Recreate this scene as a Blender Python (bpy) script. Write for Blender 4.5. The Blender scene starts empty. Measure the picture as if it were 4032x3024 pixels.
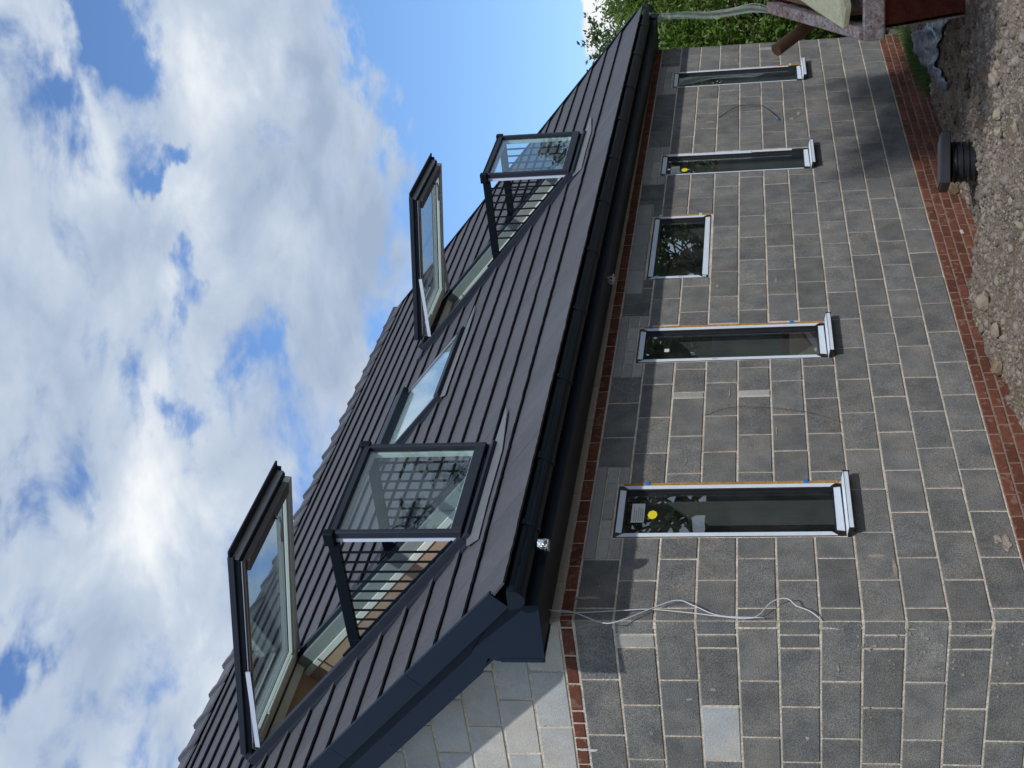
import bpy, bmesh, math, random
import numpy as np
from mathutils import Matrix, Vector
random.seed(7); rng = np.random.default_rng(7)
scene = bpy.context.scene
COL = scene.collection
R = math.radians

# ------------------------------------------------------------------ camera
CAM = np.array([-6.20377, -5.08451, 1.38066])
ROT = np.array([[0.137723, 0.110420, -0.984297],
                [-0.501158, 0.864937, 0.026908],
                [0.854326, 0.489583, 0.174460]])          # rows: picture right, picture down, forward
cd = bpy.data.cameras.new('camera'); cam = bpy.data.objects.new('camera', cd); COL.objects.link(cam)
M = Matrix.Identity(4)
for r in range(3):
    M[r][0] = ROT[0][r]; M[r][1] = -ROT[1][r]; M[r][2] = -ROT[2][r]; M[r][3] = CAM[r]
cam.matrix_world = M
cd.sensor_fit = 'HORIZONTAL'; cd.sensor_width = 36.0; cd.lens = 5641.27 / 4032 * 36
cd.clip_start = 0.05; cd.clip_end = 3000
scene.camera = cam

# ------------------------------------------------------------------ sky, clouds and sun
SUN = Vector((-0.914, -1.0, 1.09)).normalized()            # towards the sun
sun_el = math.asin(SUN.z)
world = bpy.data.worlds.new('World'); scene.world = world; world.use_nodes = True
nt = world.node_tree; N = nt.nodes; Lk = nt.links; N.clear()
def wn(t, **kw):
    n = N.new(t)
    for k, v in kw.items(): setattr(n, k, v)
    return n
def wmath(op, a, b=None, c=None, clamp=False):
    n = wn('ShaderNodeMath', operation=op); n.use_clamp = clamp
    for i, s in enumerate((a, b, c)):
        if s is None: continue
        if isinstance(s, (int, float)): n.inputs[i].default_value = s
        else: Lk.new(s, n.inputs[i])
    return n.outputs[0]
def wramp(x, lo, hi, o0=0.0, o1=1.0):
    n = wn('ShaderNodeMapRange', interpolation_type='SMOOTHSTEP')
    Lk.new(x, n.inputs[0])
    for i, v in enumerate((lo, hi, o0, o1)): n.inputs[i + 1].default_value = v
    return n.outputs[0]
sky = wn('ShaderNodeTexSky', sky_type='NISHITA'); sky.sun_disc = False
sky.sun_elevation = sun_el; sky.sun_rotation = math.atan2(SUN.x, SUN.y)
sky.altitude = 50; sky.air_density = 1.0; sky.dust_density = 0.6; sky.ozone_density = 2.0
tc = wn('ShaderNodeTexCoord'); sep = wn('ShaderNodeSeparateXYZ'); Lk.new(tc.outputs['Generated'], sep.inputs[0])
az = wmath('MULTIPLY', wmath('ARCTAN2', sep.outputs[1], sep.outputs[0]), 57.2958)
el = wmath('MULTIPLY', wmath('ARCSINE', sep.outputs[2]), 57.2958)
def addg(acc, a0, e0, sa, se, amp):                          # acc + amp * exp(-((az-a0)/sa)^2 - ((el-e0)/se)^2)
    k = wn('ShaderNodeVectorMath', operation='MULTIPLY_ADD'); Lk.new(pvec, k.inputs[0]); k.inputs[1].default_value = (1 / sa, 1 / se, 0); k.inputs[2].default_value = (-a0 / sa, -e0 / se, 0)
    d = wn('ShaderNodeVectorMath', operation='DOT_PRODUCT'); Lk.new(k.outputs[0], d.inputs[0]); Lk.new(k.outputs[0], d.inputs[1])
    return wmath('MULTIPLY_ADD', wmath('POWER', 0.367879, d.outputs['Value']), amp, acc)
def noise(scale, detail, rough, off=(0, 0, 0), dist=0.0, zs=1.5):
    m = wn('ShaderNodeMapping'); m.inputs['Scale'].default_value = (1, 1, zs); m.inputs['Location'].default_value = off
    Lk.new(tc.outputs['Generated'], m.inputs[0])
    n = wn('ShaderNodeTexNoise', noise_dimensions='3D'); n.inputs['Scale'].default_value = scale
    n.inputs['Detail'].default_value = detail; n.inputs['Roughness'].default_value = rough; n.inputs['Distortion'].default_value = dist
    Lk.new(m.outputs[0], n.inputs[0]); return n.outputs[0]
w1 = noise(9.0, 5, 0.58, (7.7, 0.2, 3.3), 0.0, 2.0); w2 = noise(9.0, 5, 0.58, (1.1, 8.2, 5.9), 0.0, 2.0)
az = wmath('ADD', az, wmath('MULTIPLY', wmath('SUBTRACT', w1, 0.5), 11.0)); el = wmath('ADD', el, wmath('MULTIPLY', wmath('SUBTRACT', w2, 0.5), 8.0))
pc = wn('ShaderNodeCombineXYZ'); Lk.new(az, pc.inputs[0]); Lk.new(el, pc.inputs[1]); pvec = pc.outputs[0]
fine_n = noise(10.0, 6, 0.57, (3.1, 1.7, 0.4), 0.3, 2.0)
cover = wmath('ADD', wmath('MULTIPLY', wmath('SUBTRACT', fine_n, 0.5), 1.75), 0.62)
for (a0, e0, sa, se, amp) in [
        (15.3, 25.2, 2.2, 1.7, -0.62), (19.8, 23.3, 0.9, 1.0, -0.50), (24.6, 23.0, 2.0, 0.8, -0.42), (27.8, 20.3, 2.2, 1.6, -0.42),
        (30.3, 22.4, 0.8, 1.4, -0.32), (32.3, 28.9, 1.5, 1.0, -0.25), (41.5, 29.3, 1.3, 0.9, -0.42), (31.0, 25.5, 2.0, 1.2, -0.22),
        (15.0, 12.2, 7.5, 2.3, -0.95), (16.0, 8.8, 7.0, 2.2, -0.85), (22.5, 11.5, 2.2, 2.2, -0.50), (33.5, 17.8, 1.6, 1.1, -0.16),
        (15.2, 5.9, 1.9, 1.3, 1.1), (22.0, 22.0, 1.7, 2.2, 0.30), (36.0, 23.8, 3.5, 2.8, 0.30), (16.5, 20.5, 3.0, 2.2, 0.30), (27.0, 28.5, 4.5, 1.6, 0.22),
        (18.0, 17.0, 5.0, 1.6, 0.28), (25.0, 17.0, 5.0, 1.8, 0.18)]:
    cover = addg(cover, a0, e0, sa, se, amp)
mask = wramp(cover, 0.30, 0.68)
# cloud tone: bright billows, grey undersides
tone = wmath('ADD', wmath('MULTIPLY', wmath('SUBTRACT', noise(8.0, 5, 0.56, (0.3, 5.2, 2.4), 0.3, 2.0), 0.5), 1.6), 0.46)
for (a0, e0, sa, se, amp) in [(22.0, 22.3, 2.0, 1.6, 0.28), (16.0, 21.5, 2.5, 2.0, 0.32), (35.5, 24.2, 2.6, 2.2, 0.26), (18.0, 17.0, 5.0, 1.7, -0.34),
                              (26.0, 18.3, 4.5, 1.5, -0.22), (29.7, 27.2, 3.0, 1.3, -0.16), (15.6, 5.8, 2.4, 1.6, 0.6), (41.5, 22.5, 2.6, 1.2, 0.3), (37.0, 29.0, 3, 1.2, -0.12)]:
    tone = addg(tone, a0, e0, sa, se, amp)
cr = wn('ShaderNodeValToRGB'); Lk.new(tone, cr.inputs[0])
cr.color_ramp.elements[0].position = 0.12; cr.color_ramp.elements[0].color = (2.5, 3.15, 4.2, 1)
cr.color_ramp.elements[1].position = 0.95; cr.color_ramp.elements[1].color = (6.4, 6.6, 6.75, 1)
e2 = cr.color_ramp.elements.new(0.55); e2.color = (3.85, 4.45, 5.3, 1)
skyc = wn('ShaderNodeMix', data_type='RGBA', blend_type='MULTIPLY'); skyc.inputs[0].default_value = 1.0
Lk.new(sky.outputs[0], skyc.inputs[6]); skyc.inputs[7].default_value = (0.70, 0.86, 1.08, 1)
mix = wn('ShaderNodeMix', data_type='RGBA'); Lk.new(mask, mix.inputs[0]); Lk.new(skyc.outputs[2], mix.inputs[6]); Lk.new(cr.outputs[0], mix.inputs[7])
bg = wn('ShaderNodeBackground'); bg.inputs[1].default_value = 0.135; Lk.new(mix.outputs[2], bg.inputs[0])
wo = wn('ShaderNodeOutputWorld'); Lk.new(bg.outputs[0], wo.inputs[0])

sl = bpy.data.lights.new('sun', 'SUN'); sl.energy = 3.0; sl.angle = R(1.0); sl.color = (1.0, 0.965, 0.91)
so = bpy.data.objects.new('sun', sl); COL.objects.link(so); so.rotation_euler = SUN.to_track_quat('Z', 'Y').to_euler(); so.location = (0, -8, 12)
scene.view_settings.view_transform = 'Standard'; scene.view_settings.look = 'None'
scene.cycles.max_bounces = 7; scene.cycles.diffuse_bounces = 3; scene.cycles.glossy_bounces = 4; scene.cycles.transparent_max_bounces = 10; world.cycles.sampling_method = 'MANUAL'; world.cycles.sample_map_resolution = 512
scene.view_settings.exposure = 0.12; scene.view_settings.gamma = 1.0; scene.view_settings.use_curve_mapping = False

# ------------------------------------------------------------------ materials
def S(r, g, b):                                              # sRGB 0..255 -> linear
    return tuple(((c / 255) / 12.92 if c <= 10 else ((c / 255 + 0.055) / 1.055) ** 2.4) for c in (r, g, b)) + (1.0,)
MATS = {}
def mat(name, col, rough=0.7, spec=0.3, var=0.0, var2=None, scale=6.0, detail=3, fine=0.0, fine_scale=120, bump=0.0, bump_scale=60,
        metal=0.0, rnd=0.0, spots=None, island=False, stretch=(1, 1, 1), world_space=False, hue=0.0):
    m = bpy.data.materials.new(name); m.use_nodes = True; t = m.node_tree; n = t.nodes; L = t.links
    b = n['Principled BSDF']; b.inputs['Roughness'].default_value = rough; b.inputs['Metallic'].default_value = metal
    b.inputs['Specular IOR Level'].default_value = spec
    co = n.new('ShaderNodeTexCoord'); oi = n.new('ShaderNodeObjectInfo')
    mp = n.new('ShaderNodeMapping'); mp.inputs['Scale'].default_value = stretch
    L.new(co.outputs['Object'], mp.inputs[0])
    geo = n.new('ShaderNodeNewGeometry')
    rsrc = geo.outputs['Random Per Island'] if island else oi.outputs['Random']
    off = n.new('ShaderNodeVectorMath'); off.operation = 'ADD'; L.new(mp.outputs[0], off.inputs[0])
    cmb = n.new('ShaderNodeCombineXYZ'); mm = n.new('ShaderNodeMath'); mm.operation = 'MULTIPLY'; mm.inputs[1].default_value = 37.0
    L.new(oi.outputs['Random'], mm.inputs[0])
    for i in range(3): L.new(mm.outputs[0], cmb.inputs[i])
    L.new(cmb.outputs[0], off.inputs[1]); vec = off.outputs[0]
    def nz(sc, de, ro=0.6):
        k = n.new('ShaderNodeTexNoise'); k.inputs['Scale'].default_value = sc; k.inputs['Detail'].default_value = de; k.inputs['Roughness'].default_value = ro
        L.new(vec, k.inputs[0]); return k.outputs[0]
    def rng_(x, a, bb, c, d):
        k = n.new('ShaderNodeMapRange'); L.new(x, k.inputs[0])
        for i, v in enumerate((a, bb, c, d)): k.inputs[i + 1].default_value = v
        return k.outputs[0]
    def mul(x, y):
        k = n.new('ShaderNodeMix'); k.data_type = 'RGBA'; k.blend_type = 'MULTIPLY'; k.inputs[0].default_value = 1.0
        L.new(x, k.inputs[6]); L.new(y, k.inputs[7]); return k.outputs[2]
    base = n.new('ShaderNodeRGB'); base.outputs[0].default_value = col; cur = base.outputs[0]
    if var2 is not None:
        k = n.new('ShaderNodeMix'); k.data_type = 'RGBA'; k.inputs[7].default_value = var2
        L.new(rng_(nz(scale, detail), 0.38, 0.66, 0, 1), k.inputs[0]); L.new(cur, k.inputs[6]); cur = k.outputs[2]
    if var: cur = mul(cur, rng_(nz(scale * 1.7, detail), 0.25, 0.75, 1 - var, 1 + var))
    if fine: cur = mul(cur, rng_(nz(fine_scale, 1, 0.7), 0.3, 0.7, 1 - fine, 1 + fine))
    if rnd: cur = mul(cur, rng_(rsrc, 0, 1, 1 - rnd, 1 + rnd))
    if hue:
        k = n.new('ShaderNodeHueSaturation'); L.new(cur, k.inputs['Color'])
        w = n.new('ShaderNodeMath'); w.operation = 'MULTIPLY_ADD'; w.inputs[1].default_value = 7.31; w.inputs[2].default_value = 0.0; L.new(rsrc, w.inputs[0])
        fr = n.new('ShaderNodeMath'); fr.operation = 'FRACT'; L.new(w.outputs[0], fr.inputs[0])
        L.new(rng_(fr.outputs[0], 0, 1, 0.5 - hue, 0.5 + hue), k.inputs['Hue']); L.new(rng_(fr.outputs[0], 0, 1, 0.75, 1.15), k.inputs['Saturation']); cur = k.outputs[0]
    if spots is not None:                                    # (colour, scale, threshold)
        k = n.new('ShaderNodeMix'); k.data_type = 'RGBA'; k.inputs[7].default_value = spots[0]
        L.new(rng_(nz(spots[1], 3, 0.65), spots[2], spots[2] + 0.05, 0, spots[3] if len(spots) > 3 else 1), k.inputs[0]); L.new(cur, k.inputs[6]); cur = k.outputs[2]
    L.new(cur, b.inputs['Base Color'])
    if bump:
        bp = n.new('ShaderNodeBump'); bp.inputs['Strength'].default_value = bump; bp.inputs['Distance'].default_value = 0.01
        L.new(nz(bump_scale, 2, 0.65), bp.inputs['Height']); L.new(bp.outputs[0], b.inputs['Normal'])
    MATS[name] = m; return m
def glass(name, tint, rough=0.0, ior=1.5, boost=1.9, dirt=0.0):
    m = bpy.data.materials.new(name); m.use_nodes = True; t = m.node_tree; n = t.nodes; L = t.links; n.clear()
    ge = n.new('ShaderNodeNewGeometry'); dt = n.new('ShaderNodeVectorMath'); dt.operation = 'DOT_PRODUCT'; L.new(ge.outputs['Normal'], dt.inputs[0]); L.new(ge.outputs['Incoming'], dt.inputs[1])
    def mt(op, a, b):
        k = n.new('ShaderNodeMath'); k.operation = op; k.use_clamp = op == 'MULTIPLY_'
        for i_, q in enumerate((a, b)):
            if isinstance(q, (int, float)): k.inputs[i_].default_value = q
            elif q is not None: L.new(q, k.inputs[i_])
        return k.outputs[0]
    c5 = mt('POWER', mt('SUBTRACT', 1.0, mt('ABSOLUTE', dt.outputs['Value'], None)), 5.0)
    k_ = mt('MULTIPLY', mt('ADD', mt('MULTIPLY', c5, 0.95), 0.045), boost); k_ = mt('MINIMUM', k_, 1.0)
    class k: outputs = [k_]
    tr = n.new('ShaderNodeBsdfTransparent'); tr.inputs[0].default_value = tint
    gl = n.new('ShaderNodeBsdfGlossy'); gl.inputs[1].default_value = rough; gl.inputs[0].default_value = (0.95, 0.97, 1, 1)
    mx = n.new('ShaderNodeMixShader'); L.new(k.outputs[0], mx.inputs[0]); L.new(tr.outputs[0], mx.inputs[1]); L.new(gl.outputs[0], mx.inputs[2])
    out = n.new('ShaderNodeOutputMaterial'); cur = mx.outputs[0]
    if dirt:
        df = n.new('ShaderNodeBsdfDiffuse'); df.inputs[0].default_value = (0.5, 0.5, 0.48, 1)
        co = n.new('ShaderNodeTexCoord'); nz = n.new('ShaderNodeTexNoise'); nz.inputs['Scale'].default_value = 5; nz.inputs['Detail'].default_value = 7
        L.new(co.outputs['Object'], nz.inputs[0]); mr = n.new('ShaderNodeMapRange'); L.new(nz.outputs[0], mr.inputs[0])
        mr.inputs[1].default_value = 0.4; mr.inputs[2].default_value = 0.8; mr.inputs[3].default_value = 0; mr.inputs[4].default_value = dirt
        m2 = n.new('ShaderNodeMixShader'); L.new(mr.outputs[0], m2.inputs[0]); L.new(cur, m2.inputs[1]); L.new(df.outputs[0], m2.inputs[2]); cur = m2.outputs[0]
    L.new(cur, out.inputs[0]); MATS[name] = m; return m
def leafmat(name, col, col2, trans=0.35, rough=0.45):
    m = mat(name, col, rough=rough, spec=0.35, rnd=0.35, island=True, hue=0.03)
    t = m.node_tree; n = t.nodes; L = t.links; b = n['Principled BSDF']
    tl = n.new('ShaderNodeBsdfTranslucent'); tl.inputs[0].default_value = col2
    mx = n.new('ShaderNodeMixShader'); mx.inputs[0].default_value = trans
    out = [k for k in n if k.type == 'OUTPUT_MATERIAL'][0]
    L.new(b.outputs[0], mx.inputs[1]); L.new(tl.outputs[0], mx.inputs[2]); L.new(mx.outputs[0], out.inputs[0]); return m

BLOCK = mat('dense_concrete_block', (0.152, 0.157, 0.160, 1), 0.92, 0.15, var=0.24, scale=4, fine=0.42, fine_scale=150, bump=0.7, bump_scale=170, rnd=0.14,
            spots=((0.34, 0.32, 0.29, 1), 26, 0.67, 0.5), var2=(0.200, 0.192, 0.178, 1))
BLOCKL = mat('pale_block', (0.36, 0.36, 0.34, 1), 0.92, 0.15, var=0.12, scale=5, fine=0.2, fine_scale=150, bump=0.5, bump_scale=150, rnd=0.15)
AIRBLOCK = mat('aerated_block', (0.42, 0.44, 0.455, 1), 0.95, 0.1, var=0.14, scale=3, fine=0.10, fine_scale=110, bump=0.35, bump_scale=120, rnd=0.10, var2=(0.47, 0.455, 0.42, 1))
MORTAR = mat('mortar', (0.60, 0.54, 0.455, 1), 0.95, 0.1, var=0.22, scale=7, fine=0.2, fine_scale=90, bump=1.0, bump_scale=60, var2=(0.47, 0.41, 0.335, 1))
BRICK = mat('red_brick', (0.135, 0.050, 0.033, 1), 0.8, 0.2, var=0.22, scale=14, fine=0.15, fine_scale=110, bump=0.4, bump_scale=90, rnd=0.28,
            spots=((0.24, 0.155, 0.12, 1), 12, 0.58, 0.6))
MORTARB = mat('brown_mortar', (0.235, 0.185, 0.15, 1), 0.95, 0.1, var=0.25, scale=9, bump=0.8, bump_scale=60)
BRICKG = mat('pale_concrete_brick', (0.36, 0.355, 0.335, 1), 0.92, 0.1, var=0.12, scale=9, fine=0.12, bump=0.4, bump_scale=120, rnd=0.15)
LINTEL = mat('concrete_lintel', (0.29, 0.295, 0.29, 1), 0.9, 0.1, var=0.12, scale=4, fine=0.1, bump=0.3, bump_scale=90, rnd=0.08)
SLATE = mat('grey_slate', (0.070, 0.074, 0.088, 1), 0.66, 0.18, var=0.10, scale=3.0, fine=0.10, fine_scale=60, bump=0.55, bump_scale=26, rnd=0.09, stretch=(1, 0.35, 1))
RIDGE = mat('ridge_tile_grey', (0.080, 0.086, 0.108, 1), 0.7, 0.3, var=0.15, scale=8, bump=0.3, rnd=0.15)
UNDER = mat('roof_underlay', (0.035, 0.037, 0.042, 1), 0.9, 0.1, var=0.2)
UPVC = mat('anthracite_upvc', (0.010, 0.018, 0.035, 1), 0.5, 0.15, var=0.05, scale=3, fine=0.06, bump=0.06, bump_scale=400, rnd=0.04)
SOFFIT = mat('soffit_board', (0.016, 0.022, 0.032, 1), 0.5, 0.35, var=0.08, scale=3)
GUTTER = mat('black_gutter', (0.006, 0.012, 0.020, 1), 0.42, 0.2, var=0.1)
FRAME = mat('black_window_frame', (0.012, 0.013, 0.016, 1), 0.35, 0.5, var=0.1)
TAPE = mat('white_protective_tape', (0.62, 0.70, 0.80, 1), 0.35, 0.4, var=0.06, scale=9, bump=0.12, bump_scale=30)
FOAM = mat('orange_foam', (0.42, 0.22, 0.06, 1), 0.9, 0.1, var=0.35, scale=20, bump=0.8, bump_scale=60)
BLUEP = mat('blue_packer', (0.02, 0.16, 0.52, 1), 0.5)
GREENP = mat('pale_green_packer', (0.33, 0.58, 0.55, 1), 0.5)
GLASS = glass('window_glass', (0.84, 0.87, 0.87, 1), boost=2.5, dirt=0.03)
GLASSR = glass('roof_window_glass', (0.85, 0.92, 0.92, 1), boost=0.95, dirt=0.03)
CLAD = mat('grey_cladding', (0.022, 0.028, 0.042, 1), 0.48, 0.14, metal=0.0, var=0.08, scale=5)
WHITE = mat('white_lacquer', (0.56, 0.60, 0.58, 1), 0.4, 0.4, var=0.04, scale=4)
JAMBG = mat('grey_green_jamb', (0.20, 0.235, 0.24, 1), 0.35, 0.4, var=0.05)
FILM = mat('blue_film_strip', (0.50, 0.57, 0.72, 1), 0.3, 0.4, var=0.06, scale=8)
BLACKM = mat('black_rail_metal', (0.004, 0.007, 0.012, 1), 0.5, 0.1)
ALU = mat('grey_aluminium', (0.36, 0.40, 0.45, 1), 0.45, 0.4, metal=0.2)
CLADB = mat('brown_grey_rail', (0.10, 0.088, 0.085, 1), 0.45, 0.3, var=0.08)
STEEL = mat('brushed_steel', (0.50, 0.52, 0.54, 1), 0.3, 0.5, metal=0.9)
FOIL = mat('silver_foil', (0.75, 0.76, 0.78, 1), 0.18, 0.5, metal=1.0, bump=1.0, bump_scale=28)
LEAD = mat('lead_flashing', (0.115, 0.125, 0.14, 1), 0.55, 0.4, var=0.12, scale=6, bump=0.25, bump_scale=20)
LINING = mat('brown_lining_board', (0.33, 0.245, 0.19, 1), 0.85, 0.1, var=0.10, scale=5, fine=0.08)
PLASTER = mat('plasterboard', (0.62, 0.64, 0.64, 1), 0.9, 0.1, var=0.05)
ROOMFL = mat('screed_floor', (0.18, 0.17, 0.16, 1), 0.9, 0.1, var=0.15)
REVEAL = mat('grey_reveal_board', (0.17, 0.185, 0.178, 1), 0.85, 0.1, var=0.04, scale=3)
CABLEW = mat('white_cable', (0.46, 0.48, 0.52, 1), 0.45, 0.4)
CABLEB = mat('black_cable', (0.015, 0.016, 0.018, 1), 0.5, 0.4)
STICKER = mat('white_sticker', (0.62, 0.64, 0.62, 1), 0.6)
INK = mat('printed_ink', (0.04, 0.04, 0.045, 1), 0.6)
YELLOW = mat('yellow_sticker', (0.72, 0.62, 0.02, 1), 0.5)
SOIL = mat('brown_soil', (0.120, 0.092, 0.070, 1), 0.97, 0.05, var=0.28, scale=3.5, fine=0.35, fine_scale=50, bump=1.0, bump_scale=35, var2=(0.165, 0.138, 0.112, 1))
GRAVEL = mat('crushed_stone', (0.172, 0.148, 0.128, 1), 0.93, 0.1, var=0.12, scale=14, rnd=0.40, island=True, hue=0.022, bump=0.5, bump_scale=90)
CLOD = mat('soil_clod', (0.150, 0.115, 0.084, 1), 0.97, 0.05, var=0.3, scale=7, fine=0.3, bump=1.0, bump_scale=45, rnd=0.22)
GRASSM = leafmat('grass_blade', (0.055, 0.105, 0.022, 1), (0.10, 0.20, 0.03, 1), 0.3, 0.6)
RUST = mat('red_skip_paint', (0.155, 0.036, 0.022, 1), 0.72, 0.25, var=0.35, scale=6, fine=0.2, fine_scale=40, bump=0.35, bump_scale=30, var2=(0.105, 0.030, 0.020, 1))
CRUST = mat('dusty_rusted_steel', (0.40, 0.26, 0.22, 1), 0.9, 0.1, var=0.25, scale=8, fine=0.35, fine_scale=40, bump=1.0, bump_scale=35, var2=(0.52, 0.46, 0.43, 1),
            spots=((0.16, 0.05, 0.03, 1), 22, 0.60, 0.7))
YFOAM = mat('yellow_insulation', (0.85, 0.79, 0.50, 1), 0.9, 0.1, var=0.12, scale=9, fine=0.15, bump=0.6, bump_scale=50)
BROWNB = mat('brown_board', (0.27, 0.165, 0.10, 1), 0.85, 0.1, var=0.15, scale=5)
PIPEB = mat('brown_pipe', (0.17, 0.085, 0.048, 1), 0.5, 0.3, var=0.22, scale=7, fine=0.1)
CHAMB = mat('black_polypropylene', (0.014, 0.018, 0.024, 1), 0.42, 0.4, var=0.2, scale=9, spots=((0.10, 0.09, 0.08, 1), 8, 0.68, 0.5))
CHAML = mat('dusty_chamber_lid', (0.050, 0.053, 0.060, 1), 0.6, 0.35, var=0.15, scale=9, fine=0.1)
SACK = mat('grey_plastic_sack', (0.075, 0.092, 0.125, 1), 0.28, 0.5, var=0.25, scale=5, bump=0.6, bump_scale=16, spots=((0.34, 0.33, 0.33, 1), 9, 0.60, 0.75))
PRINT = mat('pale_print', (0.34, 0.40, 0.52, 1), 0.5)
LAUREL = leafmat('laurel_leaf', (0.085, 0.150, 0.026, 1), (0.20, 0.32, 0.04, 1), 0.33, 0.38)
OAK = leafmat('oak_leaf', (0.050, 0.085, 0.022, 1), (0.09, 0.16, 0.03, 1), 0.30, 0.5)
BARK = mat('bark', (0.085, 0.066, 0.050, 1), 0.95, 0.05, var=0.3, scale=9, bump=1.0, bump_scale=25, stretch=(1, 1, 0.3))
FENCEM = mat('fence_timber', (0.085, 0.085, 0.082, 1), 0.9, 0.1, var=0.25, scale=4, rnd=0.2, stretch=(6, 6, 0.5))
FARGR = mat('rough_ground', (0.16, 0.155, 0.14, 1), 0.97, 0.05, var=0.3, scale=0.6, detail=8, var2=(0.08, 0.10, 0.04, 1), bump=0.8, bump_scale=8)
def polymat():
    m = bpy.data.materials.new('clear_polythene'); m.use_nodes = True; t = m.node_tree; n = t.nodes; L = t.links; n.clear()
    tr = n.new('ShaderNodeBsdfTransparent'); tr.inputs[0].default_value = (0.93, 0.96, 0.96, 1)
    df = n.new('ShaderNodeBsdfDiffuse'); df.inputs[0].default_value = (0.62, 0.68, 0.68, 1)
    tl = n.new('ShaderNodeBsdfTranslucent'); tl.inputs[0].default_value = (0.6, 0.66, 0.66, 1)
    gl = n.new('ShaderNodeBsdfGlossy'); gl.inputs[1].default_value = 0.25
    a = n.new('ShaderNodeMixShader'); a.inputs[0].default_value = 0.5; L.new(df.outputs[0], a.inputs[1]); L.new(tl.outputs[0], a.inputs[2])
    b = n.new('ShaderNodeMixShader'); b.inputs[0].default_value = 0.12; L.new(a.outputs[0], b.inputs[1]); L.new(gl.outputs[0], b.inputs[2])
    c = n.new('ShaderNodeMixShader'); c.inputs[0].default_value = 0.42; L.new(tr.outputs[0], c.inputs[1]); L.new(b.outputs[0], c.inputs[2])
    o = n.new('ShaderNodeOutputMaterial'); L.new(c.outputs[0], o.inputs[0]); return m
POLY = polymat()

# ------------------------------------------------------------------ object helpers
WM = {}                                                      # world matrix of every object made here
def link(name, data, m=None, parent=None, matrix=None):
    o = bpy.data.objects.new(name, data); COL.objects.link(o)
    Wm = matrix if matrix is not None else Matrix.Identity(4)
    if m is not None and data is not None and not data.materials: data.materials.append(m)
    if parent is not None:
        o.parent = parent; o.matrix_basis = WM[parent.name].inverted() @ Wm
    else: o.matrix_basis = Wm
    WM[o.name] = Wm; return o
def T(x, y, z): return Matrix.Translation((x, y, z))
def tag(o, label, cat, group=None, kind=None):
    if label: o['label'] = label
    if cat: o['category'] = cat
    if group: o['group'] = group
    if kind: o['kind'] = kind
    return o
def thing(name, loc, label, cat, group=None): return tag(link(name, None, None, None, T(*loc)), label, cat, group)
class MB:
    """collects verts and faces in world coordinates; build() makes one mesh object with its origin at its centre"""
    def __init__(s): s.v = []; s.f = []
    def add(s, vs, fs):
        k = len(s.v); s.v += [tuple(map(float, q)) for q in vs]; s.f += [tuple(i + k for i in g) for g in fs]; return s
    def box(s, a, b):
        (x0, y0, z0), (x1, y1, z1) = a, b
        return s.add([(x0, y0, z0), (x1, y0, z0), (x1, y1, z0), (x0, y1, z0), (x0, y0, z1), (x1, y0, z1), (x1, y1, z1), (x0, y1, z1)],
                     [(0, 3, 2, 1), (4, 5, 6, 7), (0, 1, 5, 4), (1, 2, 6, 5), (2, 3, 7, 6), (3, 0, 4, 7)])
    def fbox(s, fr, a, b):                                   # box in a frame function fr(u,v,n)
        m = MB().box(a, b); return s.add([fr(*q) for q in m.v], m.f)
    def prism(s, fr, poly, n0, n1):                          # polygon in (u,v), extruded n0..n1
        k = len(poly); vs = [fr(q[0], q[1], n0) for q in poly] + [fr(q[0], q[1], n1) for q in poly]
        fs = [tuple(range(k - 1, -1, -1)), tuple(range(k, 2 * k))] + [(i, (i + 1) % k, (i + 1) % k + k, i + k) for i in range(k)]
        return s.add(vs, fs)
    def tube(s, pts, rad, seg=10, cap=True):
        pts = [Vector(q) for q in pts]; rads = rad if isinstance(rad, (list, tuple)) else [rad] * len(pts); base = len(s.v)
        up = None
        for i, q in enumerate(pts):
            d = (pts[min(i + 1, len(pts) - 1)] - pts[max(i - 1, 0)]).normalized()
            if up is None: up = d.orthogonal().normalized()
            else: up = (up - d * up.dot(d)).normalized()
            w = d.cross(up)
            for j in range(seg):
                an = 2 * math.pi * j / seg; s.v.append(tuple(q + (up * math.cos(an) + w * math.sin(an)) * rads[i]))
        for i in range(len(pts) - 1):
            for j in range(seg):
                a = base + i * seg + j; b = base + i * seg + (j + 1) % seg; s.f.append((a, b, b + seg, a + seg))
        if cap:
            s.f.append(tuple(base + j for j in range(seg - 1, -1, -1))); e = base + (len(pts) - 1) * seg; s.f.append(tuple(e + j for j in range(seg)))
        return s
    def build(s, name, m, parent=None, smooth=False, bevel=0.0, label=None):
        a = np.array(s.v); c = (a.min(0) + a.max(0)) / 2
        me = bpy.data.meshes.new(name); me.from_pydata([tuple(q) for q in a - c], [], s.f); me.update()
        if bevel or True:
            bm = bmesh.new(); bm.from_mesh(me)
            if bevel:
                es = [e for e in bm.edges if len(e.link_faces) == 2 and e.calc_face_angle(0) > 0.5]
                bmesh.ops.bevel(bm, geom=es, offset=bevel, segments=1, affect='EDGES', clamp_overlap=True)
            bmesh.ops.recalc_face_normals(bm, faces=bm.faces); bm.to_mesh(me); bm.free()
        if smooth: me.polygons.foreach_set('use_smooth', [True] * len(me.polygons))
        o = link(name, me, m, parent, T(*c))
        if label: o['label'] = label
        return o
def struct(o): o['kind'] = 'structure'; return o
def clip(poly, a, b, c):                                     # keep a*x+b*y+c >= 0
    out = []
    for i in range(len(poly)):
        p, q = poly[i], poly[(i + 1) % len(poly)]; dp = a * p[0] + b * p[1] + c; dq = a * q[0] + b * q[1] + c
        if dp >= 0: out.append(p)
        if (dp >= 0) != (dq >= 0):
            t = dp / (dp - dq); out.append((p[0] + (q[0] - p[0]) * t, p[1] + (q[1] - p[1]) * t))
    return out
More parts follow.
